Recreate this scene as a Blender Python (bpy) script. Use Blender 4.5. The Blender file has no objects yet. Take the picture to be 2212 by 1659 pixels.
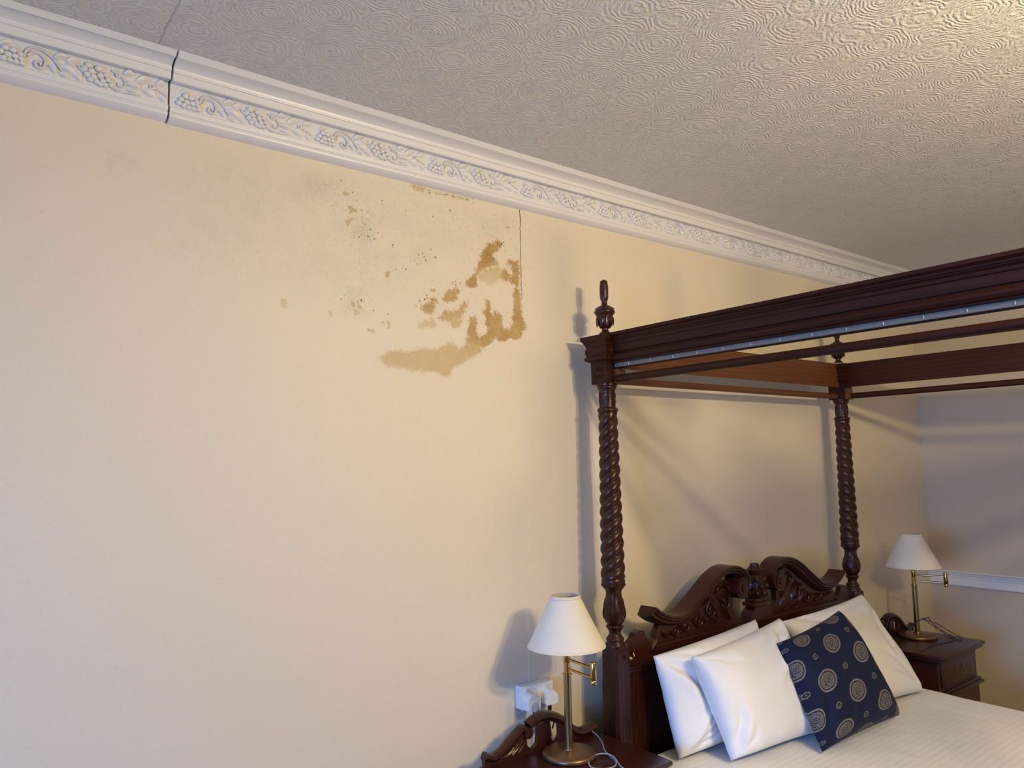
import bpy, bmesh, math, random
import numpy as np
from mathutils import Vector, Matrix, noise as mnoise

S = bpy.context.scene
C = S.collection
PI = math.pi

# ---------------------------------------------------------------- camera, world, lamps, exposure
cam = bpy.data.objects.new('camera', bpy.data.cameras.new('camera')); C.objects.link(cam)
cam.data.sensor_width = 36.0; cam.data.sensor_fit = 'HORIZONTAL'
cam.data.lens = 1615.72 / 2212 * 36.0
cam.data.clip_start = 0.02
def look(yaw, pitch, roll):
    fw = Vector((math.sin(yaw)*math.cos(pitch), math.cos(yaw)*math.cos(pitch), math.sin(pitch)))
    r0 = Vector((math.cos(yaw), -math.sin(yaw), 0)); u0 = r0.cross(fw)
    r = r0*math.cos(roll) + u0*math.sin(roll); u = -r0*math.sin(roll) + u0*math.cos(roll)
    return Matrix(((r.x, u.x, -fw.x), (r.y, u.y, -fw.y), (r.z, u.z, -fw.z)))
cam.matrix_world = Matrix.Translation((-2.08969, -2.1923, 1.65)) @ look(0.660384, 0.102574, -0.01914).to_4x4()
S.camera = cam

W = bpy.data.worlds.new('sky'); S.world = W; W.use_nodes = True
W.node_tree.nodes['Background'].inputs[0].default_value = (0.50, 0.66, 1.0, 1)
W.node_tree.nodes['Background'].inputs[1].default_value = 0.5

def point(name, loc, power, col, r):
    l = bpy.data.lights.new(name, 'POINT'); l.energy = power; l.color = col; l.shadow_soft_size = r
    o = bpy.data.objects.new(name, l); C.objects.link(o); o.location = loc; return o
WARM = (1.0, 0.80, 0.46)
for (x, y, z) in ((-0.48, -2.72, 2.30), (-0.20, -2.50, 2.30), (-0.22, -2.95, 2.30), (0.02, -2.74, 2.30)):      # four-arm ceiling lamp by the bed foot
    point('ceiling_bulb', (x, y, z), 39, WARM, 0.028)
def area(name, loc, aim, sx, sy, power, col):
    a = bpy.data.lights.new(name, 'AREA'); a.shape = 'RECTANGLE'; a.size = sx; a.size_y = sy; a.energy = power; a.color = col
    o = bpy.data.objects.new(name, a); C.objects.link(o); o.location = loc
    o.rotation_euler = (Vector(aim) - Vector(loc)).to_track_quat('-Z', 'Y').to_euler()
area('daylight_sky', (-5.5, -2.3, 2.15), (0.2, -0.9, 0.50), 2.4, 2.0, 350, (0.08, 0.33, 1.0))      # skylight falling in through the window on the left
area('daylight_low', (-4.3, -2.1, 1.10), (0.0, -2.1, 1.10), 1.35, 1.5, 46, (0.36, 0.56, 1.0))      # light off the ground outside, level through the same window

vs = S.view_settings
S.display_settings.display_device = 'sRGB'
vs.view_transform = 'Standard'; vs.look = 'None'; vs.gamma = 1.0; vs.use_curve_mapping = False
vs.exposure = 0.07
S.cycles.max_bounces = 7; S.cycles.diffuse_bounces = 3; S.cycles.adaptive_threshold = 0.02

# ---------------------------------------------------------------- materials
def mat(name):
    m = bpy.data.materials.new(name); m.use_nodes = True
    nt = m.node_tree; b = nt.nodes['Principled BSDF']
    return m, nt, b
def nd(nt, t, **kw):
    n = nt.nodes.new(t)
    for k, v in kw.items():
        if k.startswith('i_'):
            key = k[2:]; key = int(key) if key.isdigit() else key.replace('_', ' ')
            n.inputs[key].default_value = v
        else: setattr(n, k, v)
    return n
def lk(nt, a, b): nt.links.new(a, b)
def coords(nt, scale=(1, 1, 1), kind='Object'):
    t = nd(nt, 'ShaderNodeTexCoord'); mp = nd(nt, 'ShaderNodeMapping'); mp.inputs['Scale'].default_value = scale
    lk(nt, t.outputs[kind], mp.inputs['Vector']); return mp.outputs[0]
def ramp(nt, fac, stops):
    r = nd(nt, 'ShaderNodeValToRGB'); e = r.color_ramp.elements
    while len(e) < len(stops): e.new(0.5)
    for el, (p, c) in zip(e, stops): el.position = p; el.color = (*c, 1) if len(c) == 3 else c
    lk(nt, fac, r.inputs[0]); return r.outputs[0]
def math_(nt, op, a, b=None, c=None, clamp=False):
    n = nd(nt, 'ShaderNodeMath', operation=op); n.use_clamp = clamp
    for i, v in enumerate((a, b, c)):
        if v is None: continue
        if isinstance(v, (int, float)): n.inputs[i].default_value = v
        else: lk(nt, v, n.inputs[i])
    return n.outputs[0]
def mixc(nt, fac, a, b, mode='MIX'):
    n = nd(nt, 'ShaderNodeMix', data_type='RGBA', blend_type=mode)
    for i, v in ((0, fac), (6, a), (7, b)):
        if isinstance(v, (int, float)): n.inputs[i].default_value = v
        elif isinstance(v, tuple): n.inputs[i].default_value = (*v, 1)
        else: lk(nt, v, n.inputs[i])
    return n.outputs[2]
def bump(nt, h, strength, dist, b, normal=None):
    n = nd(nt, 'ShaderNodeBump'); n.inputs['Strength'].default_value = strength; n.inputs['Distance'].default_value = dist
    lk(nt, h, n.inputs['Height'])
    if normal is not None: lk(nt, normal, n.inputs['Normal'])
    lk(nt, n.outputs[0], b.inputs['Normal']); return n.outputs[0]
def noise_(nt, vec, scale, detail=2, rough=0.5, dist=0.0):
    n = nd(nt, 'ShaderNodeTexNoise'); n.inputs['Scale'].default_value = scale; n.inputs['Detail'].default_value = detail
    n.inputs['Roughness'].default_value = rough; n.inputs['Distortion'].default_value = dist
    lk(nt, vec, n.inputs['Vector']); return n.outputs[0]
def simple(name, col, rough=0.5, metal=0.0, coat=0.0, bumpscale=0, bumpd=0.0005, var=0.0):
    m, nt, b = mat(name)
    b.inputs['Base Color'].default_value = (*col, 1); b.inputs['Roughness'].default_value = rough
    b.inputs['Metallic'].default_value = metal; b.inputs['Coat Weight'].default_value = coat
    v = coords(nt)
    if var:
        n = noise_(nt, v, 30, 3)
        lk(nt, mixc(nt, n, tuple(c*(1-var) for c in col), tuple(min(1, c*(1+var)) for c in col)), b.inputs['Base Color'])
    if bumpscale: bump(nt, noise_(nt, v, bumpscale, 3), 0.5, bumpd, b)
    return m

PAINT = (0.80, 0.70, 0.545)
def paint_mat(name, col, stained=False):
    m, nt, b = mat(name)
    v = coords(nt)
    big = noise_(nt, v, 1.7, 3, 0.6)
    c = mixc(nt, big, tuple(x*0.965 for x in col), tuple(min(1, x*1.03) for x in col))
    b.inputs['Roughness'].default_value = 0.55
    h = math_(nt, 'ADD', noise_(nt, v, 160, 3), math_(nt, 'MULTIPLY', noise_(nt, v, 9, 3), 1.4))
    if stained:
        def at(n_):
            a_ = nd(nt, 'ShaderNodeAttribute', attribute_name=n_); return a_.outputs['Fac']
        st, sf, mo, sp, cr = at('stain'), at('soft'), at('mould'), at('speck'), at('crack')
        n1 = noise_(nt, v, 58, 5, 0.75); n2 = noise_(nt, v, 240, 3, 0.65); n3 = noise_(nt, v, 14, 4, 0.6)
        # faint grey mould film and its fine dots
        film = math_(nt, 'MULTIPLY', mo, math_(nt, 'SMOOTH_MIN', math_(nt, 'MULTIPLY', math_(nt, 'SUBTRACT', n3, 0.40), 4.0, clamp=True), 1.0, 0.1))
        c = mixc(nt, math_(nt, 'MULTIPLY', film, 0.34), c, (0.55, 0.50, 0.42))
        dots = math_(nt, 'MULTIPLY', math_(nt, 'MULTIPLY', math_(nt, 'SUBTRACT', n2, 0.515), 9.0, clamp=True), math_(nt, 'MULTIPLY', mo, math_(nt, 'MULTIPLY', math_(nt, 'SUBTRACT', n1, 0.45), 6.0, clamp=True)))
        c = mixc(nt, math_(nt, 'MULTIPLY', dots, 0.75), c, (0.26, 0.21, 0.15))
        # brown water stain: edge broken by noise where it is flaky, soft where it is not
        wob = math_(nt, 'ADD', math_(nt, 'MULTIPLY', math_(nt, 'SUBTRACT', n1, 0.5), 3.2), math_(nt, 'MULTIPLY', math_(nt, 'SUBTRACT', n2, 0.5), 2.6))
        edge = math_(nt, 'ADD', st, math_(nt, 'MULTIPLY', wob, math_(nt, 'SUBTRACT', 1.05, math_(nt, 'MULTIPLY', sf, 0.75))))
        width = math_(nt, 'ADD', math_(nt, 'MULTIPLY', sf, 0.55), 0.12)
        msk = math_(nt, 'DIVIDE', math_(nt, 'SUBTRACT', edge, math_(nt, 'SUBTRACT', 0.5, math_(nt, 'MULTIPLY', width, 0.5))), width, clamp=True)
        inten = at('inten')
        tone = math_(nt, 'MULTIPLY', inten, math_(nt, 'ADD', 0.35, math_(nt, 'ADD', math_(nt, 'MULTIPLY', n3, 0.7), math_(nt, 'MULTIPLY', n1, 0.55))), clamp=True)
        brown = ramp(nt, tone, [(0.0, (0.72, 0.59, 0.37)), (0.40, (0.585, 0.43, 0.20)), (0.75, (0.48, 0.295, 0.092)), (1.0, (0.34, 0.175, 0.038))])
        c = mixc(nt, math_(nt, 'MULTIPLY', msk, math_(nt, 'ADD', 0.45, math_(nt, 'MULTIPLY', inten, 0.6), clamp=True)), c, brown)
        c = mixc(nt, math_(nt, 'MULTIPLY', math_(nt, 'SUBTRACT', math_(nt, 'ADD', sp, math_(nt, 'MULTIPLY', wob, 0.2)), 0.45), 3.0, clamp=True), c, (0.22, 0.15, 0.075))
        h = math_(nt, 'SUBTRACT', h, math_(nt, 'MULTIPLY', msk, math_(nt, 'MULTIPLY', inten, 0.5)))
        h = math_(nt, 'ADD', h, math_(nt, 'MULTIPLY', mo, math_(nt, 'MULTIPLY', n1, 0.9)))
    lk(nt, c, b.inputs['Base Color'])
    bump(nt, h, 0.35, 0.0012, b)
    return m
M_wall = paint_mat('cream_paint_stained', PAINT, True)
M_wall2 = paint_mat('cream_paint', PAINT)
M_wall3 = paint_mat('low_bounce_tan', (0.36, 0.28, 0.20))  # darker tone made up for the unseen walls to cut bounced light
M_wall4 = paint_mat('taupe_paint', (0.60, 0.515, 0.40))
M_white = simple('white_gloss_trim', (0.83, 0.82, 0.81), 0.38, bumpscale=60, bumpd=0.0006)
M_gap = simple('dark_gap', (0.05, 0.04, 0.035), 0.9)
M_floor = simple('carpet', (0.09, 0.05, 0.045), 0.95, bumpscale=300, bumpd=0.003)

def ceiling_mat():
    m, nt, b = mat('swirl_textured_ceiling')
    b.inputs['Base Color'].default_value = (0.74, 0.73, 0.72, 1); b.inputs['Roughness'].default_value = 0.45
    tc = nd(nt, 'ShaderNodeTexCoord')
    rot = nd(nt, 'ShaderNodeMapping'); lk(nt, tc.outputs['Object'], rot.inputs['Vector'])
    rot.inputs['Rotation'].default_value = (0, 0, 0.50); rot.inputs['Scale'].default_value = (1, 1.12, 1)
    v = rot.outputs[0]
    nz = nd(nt, 'ShaderNodeTexNoise'); nz.inputs['Scale'].default_value = 9; nz.inputs['Detail'].default_value = 3; lk(nt, v, nz.inputs['Vector'])
    off = nd(nt, 'ShaderNodeVectorMath', operation='SUBTRACT'); lk(nt, nz.outputs['Color'], off.inputs[0]); off.inputs[1].default_value = (0.5, 0.5, 0.5)
    sc = nd(nt, 'ShaderNodeVectorMath', operation='SCALE'); lk(nt, off.outputs[0], sc.inputs[0]); sc.inputs['Scale'].default_value = 0.055
    ad = nd(nt, 'ShaderNodeVectorMath', operation='ADD'); lk(nt, v, ad.inputs[0]); lk(nt, sc.outputs[0], ad.inputs[1])
    fl = nd(nt, 'ShaderNodeVectorMath', operation='MULTIPLY'); lk(nt, ad.outputs[0], fl.inputs[0]); fl.inputs[1].default_value = (1, 1, 0)
    vo = nd(nt, 'ShaderNodeTexVoronoi', feature='SMOOTH_F1'); vo.inputs['Scale'].default_value = 6.2; vo.inputs['Randomness'].default_value = 0.45
    vo.inputs['Smoothness'].default_value = 0.25
    lk(nt, fl.outputs[0], vo.inputs['Vector'])
    d = vo.outputs['Distance']
    n1 = noise_(nt, v, 26, 3, 0.6)
    ph = math_(nt, 'ADD', math_(nt, 'MULTIPLY', d, 100.0), math_(nt, 'MULTIPLY', n1, 9.0))
    ring = math_(nt, 'SINE', ph)
    br = noise_(nt, v, 62, 4, 0.7)
    gate = math_(nt, 'MULTIPLY', math_(nt, 'SUBTRACT', br, 0.38), 4.0, clamp=True)
    h = math_(nt, 'ADD', math_(nt, 'MULTIPLY', math_(nt, 'MULTIPLY', math_(nt, 'ADD', ring, 0.2), gate), 0.8), math_(nt, 'MULTIPLY', br, 2.2))
    # paper joint running back from the cornice
    sx = nd(nt, 'ShaderNodeSeparateXYZ'); lk(nt, tc.outputs['Object'], sx.inputs[0])
    ln = math_(nt, 'ABSOLUTE', math_(nt, 'SUBTRACT', math_(nt, 'ADD', sx.outputs[0], math_(nt, 'MULTIPLY', noise_(nt, tc.outputs['Object'], 30, 2), 0.012)), -1.645))
    seam = math_(nt, 'SUBTRACT', 1.0, math_(nt, 'DIVIDE', ln, 0.0022), clamp=True)
    h = math_(nt, 'SUBTRACT', h, math_(nt, 'MULTIPLY', seam, 2.0))
    bump(nt, h, 0.75, 0.0035, b)
    return m
M_ceiling = ceiling_mat()

def wood_mat(name, dark, light, rough=0.28, coat=0.35, along=None, spec=0.36):
    m, nt, b = mat(name)
    v = coords(nt, (0.12, 0.12, 1) if along else (1, 1, 0.25))
    g = nd(nt, 'ShaderNodeTexWave', wave_type='BANDS', bands_direction='Z' if along else 'X'); g.inputs['Scale'].default_value = 14
    g.inputs['Distortion'].default_value = 7; g.inputs['Detail'].default_value = 3; lk(nt, v, g.inputs['Vector'])
    n = noise_(nt, v, 6, 4, 0.6)
    f = math_(nt, 'ADD', math_(nt, 'MULTIPLY', g.outputs['Fac'], 0.35), math_(nt, 'MULTIPLY', n, 0.75), clamp=True)
    lk(nt, ramp(nt, f, [(0.15, dark), (0.85, light)]), b.inputs['Base Color'])
    b.inputs['Roughness'].default_value = rough; b.inputs['Coat Weight'].default_value = coat; b.inputs['Coat Roughness'].default_value = 0.2; b.inputs['Specular IOR Level'].default_value = spec
    bump(nt, noise_(nt, v, 130, 3), 0.25, 0.0003, b)
    return m
M_wood = wood_mat('mahogany', (0.017, 0.0034, 0.0018), (0.052, 0.0105, 0.0042), 0.32, 0.08)
M_wood2 = wood_mat('mahogany_light', (0.085, 0.030, 0.011), (0.14, 0.050, 0.015), 0.45, 0.05, True)
M_woodr = wood_mat('mahogany_rail', (0.018, 0.0036, 0.0018), (0.046, 0.0095, 0.0040), 0.48, 0.0, True, 0.25)
M_wood3 = wood_mat('mahogany_nightstand', (0.020, 0.0052, 0.0035), (0.052, 0.013, 0.008), 0.3, 0.15)
M_brass = simple('polished_brass', (0.62, 0.42, 0.17), 0.22, 1.0, var=0.12)
M_brass2 = simple('aged_brass', (0.34, 0.25, 0.12), 0.30, 1.0, bumpscale=80, bumpd=0.0004, var=0.25)
M_base = simple('bronze_lamp_base', (0.24, 0.14, 0.08), 0.36, 0.8, var=0.12)
M_plastic = simple('white_plastic', (0.82, 0.82, 0.82), 0.35)
M_plastic2 = simple('grey_white_plastic', (0.62, 0.62, 0.63), 0.4)
M_track = simple('grey_curtain_track', (0.20, 0.195, 0.19), 0.5)
M_black = simple('black_rubber', (0.012, 0.012, 0.014), 0.5)
M_grey = simple('grey_cable', (0.34, 0.36, 0.40), 0.5)
M_blue = simple('dark_blue_cable', (0.025, 0.022, 0.075), 0.5)
M_glass = simple('window_glass', (1, 1, 1), 0.0)
M_glass.node_tree.nodes['Principled BSDF'].inputs['Transmission Weight'].default_value = 1.0

def fabric(name, col, scale=900, d=0.0003, sub=0.0, stripes=0.0):
    m, nt, b = mat(name)
    b.inputs['Roughness'].default_value = 0.85; b.inputs['Sheen Weight'].default_value = 0.15
    v = coords(nt)
    n = noise_(nt, v, 5, 3)
    c = mixc(nt, n, tuple(x*0.97 for x in col), col)
    h = noise_(nt, v, scale, 2)
    if stripes:
        w = nd(nt, 'ShaderNodeTexWave', wave_type='BANDS', bands_direction='Y'); w.inputs['Scale'].default_value = stripes
        lk(nt, v, w.inputs['Vector'])
        s_ = ramp(nt, w.outputs['Fac'], [(0.45, (0, 0, 0)), (0.55, (1, 1, 1))])
        c = mixc(nt, math_(nt, 'MULTIPLY', s_, 0.5), c, tuple(x*0.90 for x in col))
        lk(nt, math_(nt, 'SUBTRACT', 0.85, math_(nt, 'MULTIPLY', s_, 0.3)), b.inputs['Roughness'])
        h = math_(nt, 'ADD', h, s_)
    lk(nt, c, b.inputs['Base Color'])
    bump(nt, h, 0.3, d, b)
    if sub: b.inputs['Subsurface Weight'].default_value = sub; b.inputs['Subsurface Radius'].default_value = (0.01, 0.01, 0.01)
    return m
M_linen = fabric('white_cotton', (0.86, 0.86, 0.88))
M_sheet = fabric('white_satin_stripe', (0.84, 0.835, 0.835), stripes=11.5)
M_shade = fabric('ivory_lampshade', (0.80, 0.74, 0.62), 500, 0.0004)
M_shade2 = fabric('ivory_binding', (0.76, 0.69, 0.57), 500, 0.0004)

def navy_mat():
    m, nt, b = mat('navy_medallion_fabric')
    b.inputs['Roughness'].default_value = 0.8; b.inputs['Sheen Weight'].default_value = 0.03; b.inputs['Specular IOR Level'].default_value = 0.25
    uv = nd(nt, 'ShaderNodeUVMap'); uv.uv_map = 'lattice'
    def cell(offset):
        o = nd(nt, 'ShaderNodeVectorMath', operation='ADD'); lk(nt, uv.outputs[0], o.inputs[0]); o.inputs[1].default_value = (0.5+offset, 0.5+offset, 0)
        f = nd(nt, 'ShaderNodeVectorMath', operation='FRACTION'); lk(nt, o.outputs[0], f.inputs[0])
        s_ = nd(nt, 'ShaderNodeVectorMath', operation='SUBTRACT'); lk(nt, f.outputs[0], s_.inputs[0]); s_.inputs[1].default_value = (0.5, 0.5, 0)
        x = nd(nt, 'ShaderNodeSeparateXYZ'); lk(nt, s_.outputs[0], x.inputs[0])
        r = math_(nt, 'SQRT', math_(nt, 'ADD', math_(nt, 'POWER', x.outputs[0], 2.0), math_(nt, 'POWER', x.outputs[1], 2.0)))
        a_ = math_(nt, 'ARCTAN2', x.outputs[1], x.outputs[0])
        return r, a_, s_.outputs[0]
    def band(v, lo, hi, soft=0.006):
        return math_(nt, 'MULTIPLY', math_(nt, 'DIVIDE', math_(nt, 'SUBTRACT', v, lo), soft, clamp=True), math_(nt, 'DIVIDE', math_(nt, 'SUBTRACT', hi, v), soft, clamp=True))
    r, a_, vec = cell(0.0)
    rim = band(r, 0.228, 0.292, 0.02)
    # lace inside: petals, a ring of loops and scroll noise
    p8 = math_(nt, 'COSINE', math_(nt, 'MULTIPLY', a_, 8.0))
    loops = band(math_(nt, 'ADD', r, math_(nt, 'MULTIPLY', p8, 0.022)), 0.158, 0.186)
    loops2 = band(math_(nt, 'SUBTRACT', r, math_(nt, 'MULTIPLY', p8, 0.020)), 0.165, 0.190)
    p4 = math_(nt, 'COSINE', math_(nt, 'MULTIPLY', a_, 4.0))
    mid = band(math_(nt, 'ADD', r, math_(nt, 'MULTIPLY', p4, 0.03)), 0.080, 0.108)
    mid2 = band(math_(nt, 'SUBTRACT', r, math_(nt, 'MULTIPLY', p4, 0.025)), 0.105, 0.128)
    core = band(r, 0.020, 0.045)
    sw = noise_(nt, vec, 32, 1, 0.5, 1.5)
    lace = math_(nt, 'MULTIPLY', band(sw, 0.50, 0.62, 0.03), band(r, 0.0, 0.215, 0.01))
    big = math_(nt, 'MAXIMUM', rim, math_(nt, 'MULTIPLY', math_(nt, 'MAXIMUM', math_(nt, 'MAXIMUM', loops, loops2), math_(nt, 'MAXIMUM', math_(nt, 'MAXIMUM', mid, mid2), math_(nt, 'MAXIMUM', core, lace))), 0.85))
    r2, a2, vec2 = cell(0.5)
    q8 = math_(nt, 'COSINE', math_(nt, 'MULTIPLY', a2, 8.0))
    rr = math_(nt, 'SUBTRACT', r2, math_(nt, 'MULTIPLY', q8, 0.012))
    fl = math_(nt, 'MAXIMUM', band(rr, 0.048, 0.085, 0.008), band(r2, -1.0, 0.022, 0.008))
    fl = math_(nt, 'MULTIPLY', fl, math_(nt, 'ADD', 0.55, math_(nt, 'MULTIPLY', math_(nt, 'ABSOLUTE', math_(nt, 'COSINE', math_(nt, 'MULTIPLY', a2, 4.0))), 0.45)))
    f = math_(nt, 'MAXIMUM', big, fl, clamp=True)
    weave = noise_(nt, coords(nt), 700, 2)
    gold = mixc(nt, weave, (0.13, 0.12, 0.105), (0.27, 0.245, 0.21))
    navy = mixc(nt, weave, (0.0030, 0.0060, 0.027), (0.006, 0.0115, 0.046))
    lk(nt, mixc(nt, f, navy, gold), b.inputs['Base Color'])
    bump(nt, math_(nt, 'ADD', weave, math_(nt, 'MULTIPLY', f, 0.6)), 0.3, 0.0006, b)
    return m
M_navy = navy_mat()

# ---------------------------------------------------------------- helpers
class MB:
    """Collects vertices and faces; build() links them as ONE mesh object."""
    def __init__(self): self.v = []; self.f = []
    def add(self, v, f):
        o = len(self.v); self.v += [tuple(p) for p in v]; self.f += [tuple(i+o for i in q) for q in f]; return self
    def box(self, x0, x1, y0, y1, z0, z1, bev=0.0):
        if bev <= 0:
            return self.add([(x0,y0,z0),(x1,y0,z0),(x1,y1,z0),(x0,y1,z0),(x0,y0,z1),(x1,y0,z1),(x1,y1,z1),(x0,y1,z1)],
                            [(0,3,2,1),(4,5,6,7),(0,1,5,4),(1,2,6,5),(2,3,7,6),(3,0,4,7)])
        bm = bmesh.new(); bmesh.ops.create_cube(bm, size=1.0)
        for p in bm.verts: p.co = ((x0+x1)/2 + p.co.x*(x1-x0), (y0+y1)/2 + p.co.y*(y1-y0), (z0+z1)/2 + p.co.z*(z1-z0))
        bmesh.ops.bevel(bm, geom=bm.edges[:], offset=bev, segments=2, affect='EDGES', profile=0.6)
        bm.verts.index_update()
        self.add([p.co[:] for p in bm.verts], [[p.index for p in q.verts] for q in bm.faces]); bm.free(); return self
    def lathe(self, prof, c=(0,0), seg=28, caps=True, fn=None):
        """prof: (z, r) from one end to the other; fn(theta, z, r) changes the radius."""
        v = []; n = len(prof)
        for z, r in prof:
            for k in range(seg):
                t = 2*PI*k/seg; rr = fn(t, z, r) if fn else r
                v.append((c[0]+rr*math.cos(t), c[1]+rr*math.sin(t), z))
        f = [(i*seg+k, i*seg+(k+1)%seg, (i+1)*seg+(k+1)%seg, (i+1)*seg+k) for i in range(n-1) for k in range(seg)]
        if prof[0][0] > prof[-1][0]: f = [q[::-1] for q in f]
        if caps:
            a_, b_ = tuple(range(seg)), tuple((n-1)*seg+k for k in range(seg))
            if prof[0][0] > prof[-1][0]: f += [a_, b_[::-1]]
            else: f += [a_[::-1], b_]
        return self.add(v, f)
    def tube(self, pts, r, seg=8, caps=True):
        pts = [Vector(p) for p in pts]; n = len(pts)
        rad = r if isinstance(r, (list, tuple)) else [r]*n
        v = []; up = None
        for i, p in enumerate(pts):
            t = (pts[min(i+1, n-1)] - pts[max(i-1, 0)]).normalized()
            if up is None:
                up = Vector((0,0,1)) if abs(t.z) < 0.9 else Vector((1,0,0))
            a_ = t.cross(up).normalized(); b_ = a_.cross(t).normalized(); up = b_
            for k in range(seg):
                w = 2*PI*k/seg; v.append(p + (a_*math.cos(w) + b_*math.sin(w))*rad[i])
        f = [(i*seg+k, i*seg+(k+1)%seg, (i+1)*seg+(k+1)%seg, (i+1)*seg+k) for i in range(n-1) for k in range(seg)]
        if caps: f += [tuple(range(seg))[::-1], tuple((n-1)*seg+k for k in range(seg))]
        return self.add(v, f)
    def prism(self, poly, y0, y1, ax='y'):
        """closed outline extruded; ax='y': outline in (x,z); 'x': in (y,z); 'z': in (x,y)."""
        ar = sum(p[0]*q[1]-q[0]*p[1] for p, q in zip(poly, poly[1:]+poly[:1]))
        if ar < 0: poly = poly[::-1]
        P = {'y': lambda a_, b_, t: (a_, t, b_), 'x': lambda a_, b_, t: (t, a_, b_), 'z': lambda a_, b_, t: (a_, b_, t)}[ax]
        n = len(poly); v = [P(a_, b_, y0) for a_, b_ in poly] + [P(a_, b_, y1) for a_, b_ in poly]
        f = [tuple(range(n)), tuple(range(2*n-1, n-1, -1))] + [(i, n+i, n+(i+1)%n, (i+1)%n) for i in range(n)]
        if ax != 'y': f = [q[::-1] for q in f]
        return self.add(v, f)
    def sweep(self, path, prof, caps=True):
        """path in (x,z); prof closed list of (offset along path normal, y)."""
        n = len(path); m = len(prof); v = []
        for i, (x, z) in enumerate(path):
            a_, b_ = path[max(i-1,0)], path[min(i+1,n-1)]
            tx, tz = b_[0]-a_[0], b_[1]-a_[1]; L = math.hypot(tx, tz) or 1; nx, nz = -tz/L, tx/L
            for o, y in prof: v.append((x+nx*o, y, z+nz*o))
        f = [(i*m+k, (i+1)*m+k, (i+1)*m+(k+1)%m, i*m+(k+1)%m) for i in range(n-1) for k in range(m)]
        if caps: f += [tuple(range(m)), tuple((n-1)*m+k for k in range(m))[::-1]]
        return self.add(v, f)
    def ball(self, c, r, sub=1, sq=(1,1,1)):
        bm = bmesh.new(); bmesh.ops.create_icosphere(bm, subdivisions=sub, radius=1.0); bm.verts.index_update()
        self.add([(c[0]+p.co.x*r*sq[0], c[1]+p.co.y*r*sq[1], c[2]+p.co.z*r*sq[2]) for p in bm.verts], [[p.index for p in q.verts] for q in bm.faces]); bm.free(); return self
    def leaf(self, base, tip, width, h, y, bend=0.0, n=7, out=-1, lobes=0):
        """raised leaf in an (x,z) plane at depth y, humped towards out*y."""
        bx, bz = base; dx, dz = tip[0]-bx, tip[1]-bz; L = math.hypot(dx, dz); dx /= L; dz /= L; v = []
        for i in range(n):
            t = i/(n-1); w = width*math.sin(PI*min(1, t*0.92+0.05))**0.8 * (1 - 0.25*lobes*(0.5+0.5*math.cos(t*PI*5)))
            cx = bx+dx*L*t - dz*bend*math.sin(PI*t); cz = bz+dz*L*t + dx*bend*math.sin(PI*t)
            for k, s in enumerate((-1, -0.55, 0, 0.55, 1)):
                hh = h*(0, 0.95, 0.55, 0.95, 0)[k]*math.sin(PI*min(0.97, t*0.9+0.08))
                v.append((cx-dz*w*s, y+out*hh, cz+dx*w*s))
        f = [(i*5+k, i*5+k+1, (i+1)*5+k+1, (i+1)*5+k) for i in range(n-1) for k in range(4)]
        return self.add(v, f)
    def move(self, fn): self.v = [tuple(fn(Vector(p))) for p in self.v]; return self
    def build(self, name, material, parent=None, smooth=True, sharp=35):
        me = bpy.data.meshes.new(name); me.from_pydata(self.v, [], self.f); me.update()
        bm = bmesh.new(); bm.from_mesh(me); bmesh.ops.recalc_face_normals(bm, faces=bm.faces)
        if smooth:
            th = math.radians(sharp)
            for q in bm.faces: q.smooth = True
            for e in bm.edges:
                if len(e.link_faces) == 2 and e.calc_face_angle(0) > th: e.smooth = False
        bm.to_mesh(me); bm.free()
        me.materials.append(material)
        o = bpy.data.objects.new(name, me); C.objects.link(o)
        if parent is not None: o.parent = parent
        return o
def tag(o, label, cat, group=None):
    o['label'] = label; o['category'] = cat
    if group: o['group'] = group
    return o
def thing(name, loc, label, cat, group=None, rz=0.0):
    o = bpy.data.objects.new(name, None); C.objects.link(o); o.location = loc; o.rotation_euler = (0, 0, rz)
    o.empty_display_size = 0.1
    return tag(o, label, cat, group)
def struct(o): o['kind'] = 'structure'; return o
def dup(root, loc, rz=0.0, label=None, scale=None):
    def cp(o, par):
        c = o.copy(); C.objects.link(c); c.parent = par
        for ch in list(o.children): cp(ch, c)
        return c
    r = cp(root, None); r.location = loc; r.rotation_euler = (0, 0, rz)
    if scale: r.scale = (scale,)*3
    if label: r['label'] = label
    return r
def spline(pts, n=8):
    """Catmull-Rom through points of any dimension."""
    P = [np.array(p, float) for p in pts]; P = [2*P[0]-P[1]] + P + [2*P[-1]-P[-2]]; out = []
    for i in range(1, len(P)-2):
        p0, p1, p2, p3 = P[i-1:i+3]
        for k in range(n):
            t = k/n
            out.append(tuple(float(c) for c in 0.5*((2*p1)+(-p0+p2)*t+(2*p0-5*p1+4*p2-p3)*t*t+(-p0+3*p1-3*p2+p3)*t**3)))
    out.append(tuple(float(c) for c in P[-2])); return out
def arc(cx, cz, r, a0, a1, n=10):
    return [(cx+r*math.cos(a0+(a1-a0)*i/n), cz+r*math.sin(a0+(a1-a0)*i/n)) for i in range(n+1)]
def spiral(cx, cz, r0, r1, a0, a1, n=24):
    return [(cx+(r0+(r1-r0)*i/n)*math.cos(a0+(a1-a0)*i/n), cz+(r0+(r1-r0)*i/n)*math.sin(a0+(a1-a0)*i/n)) for i in range(n+1)]

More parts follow.
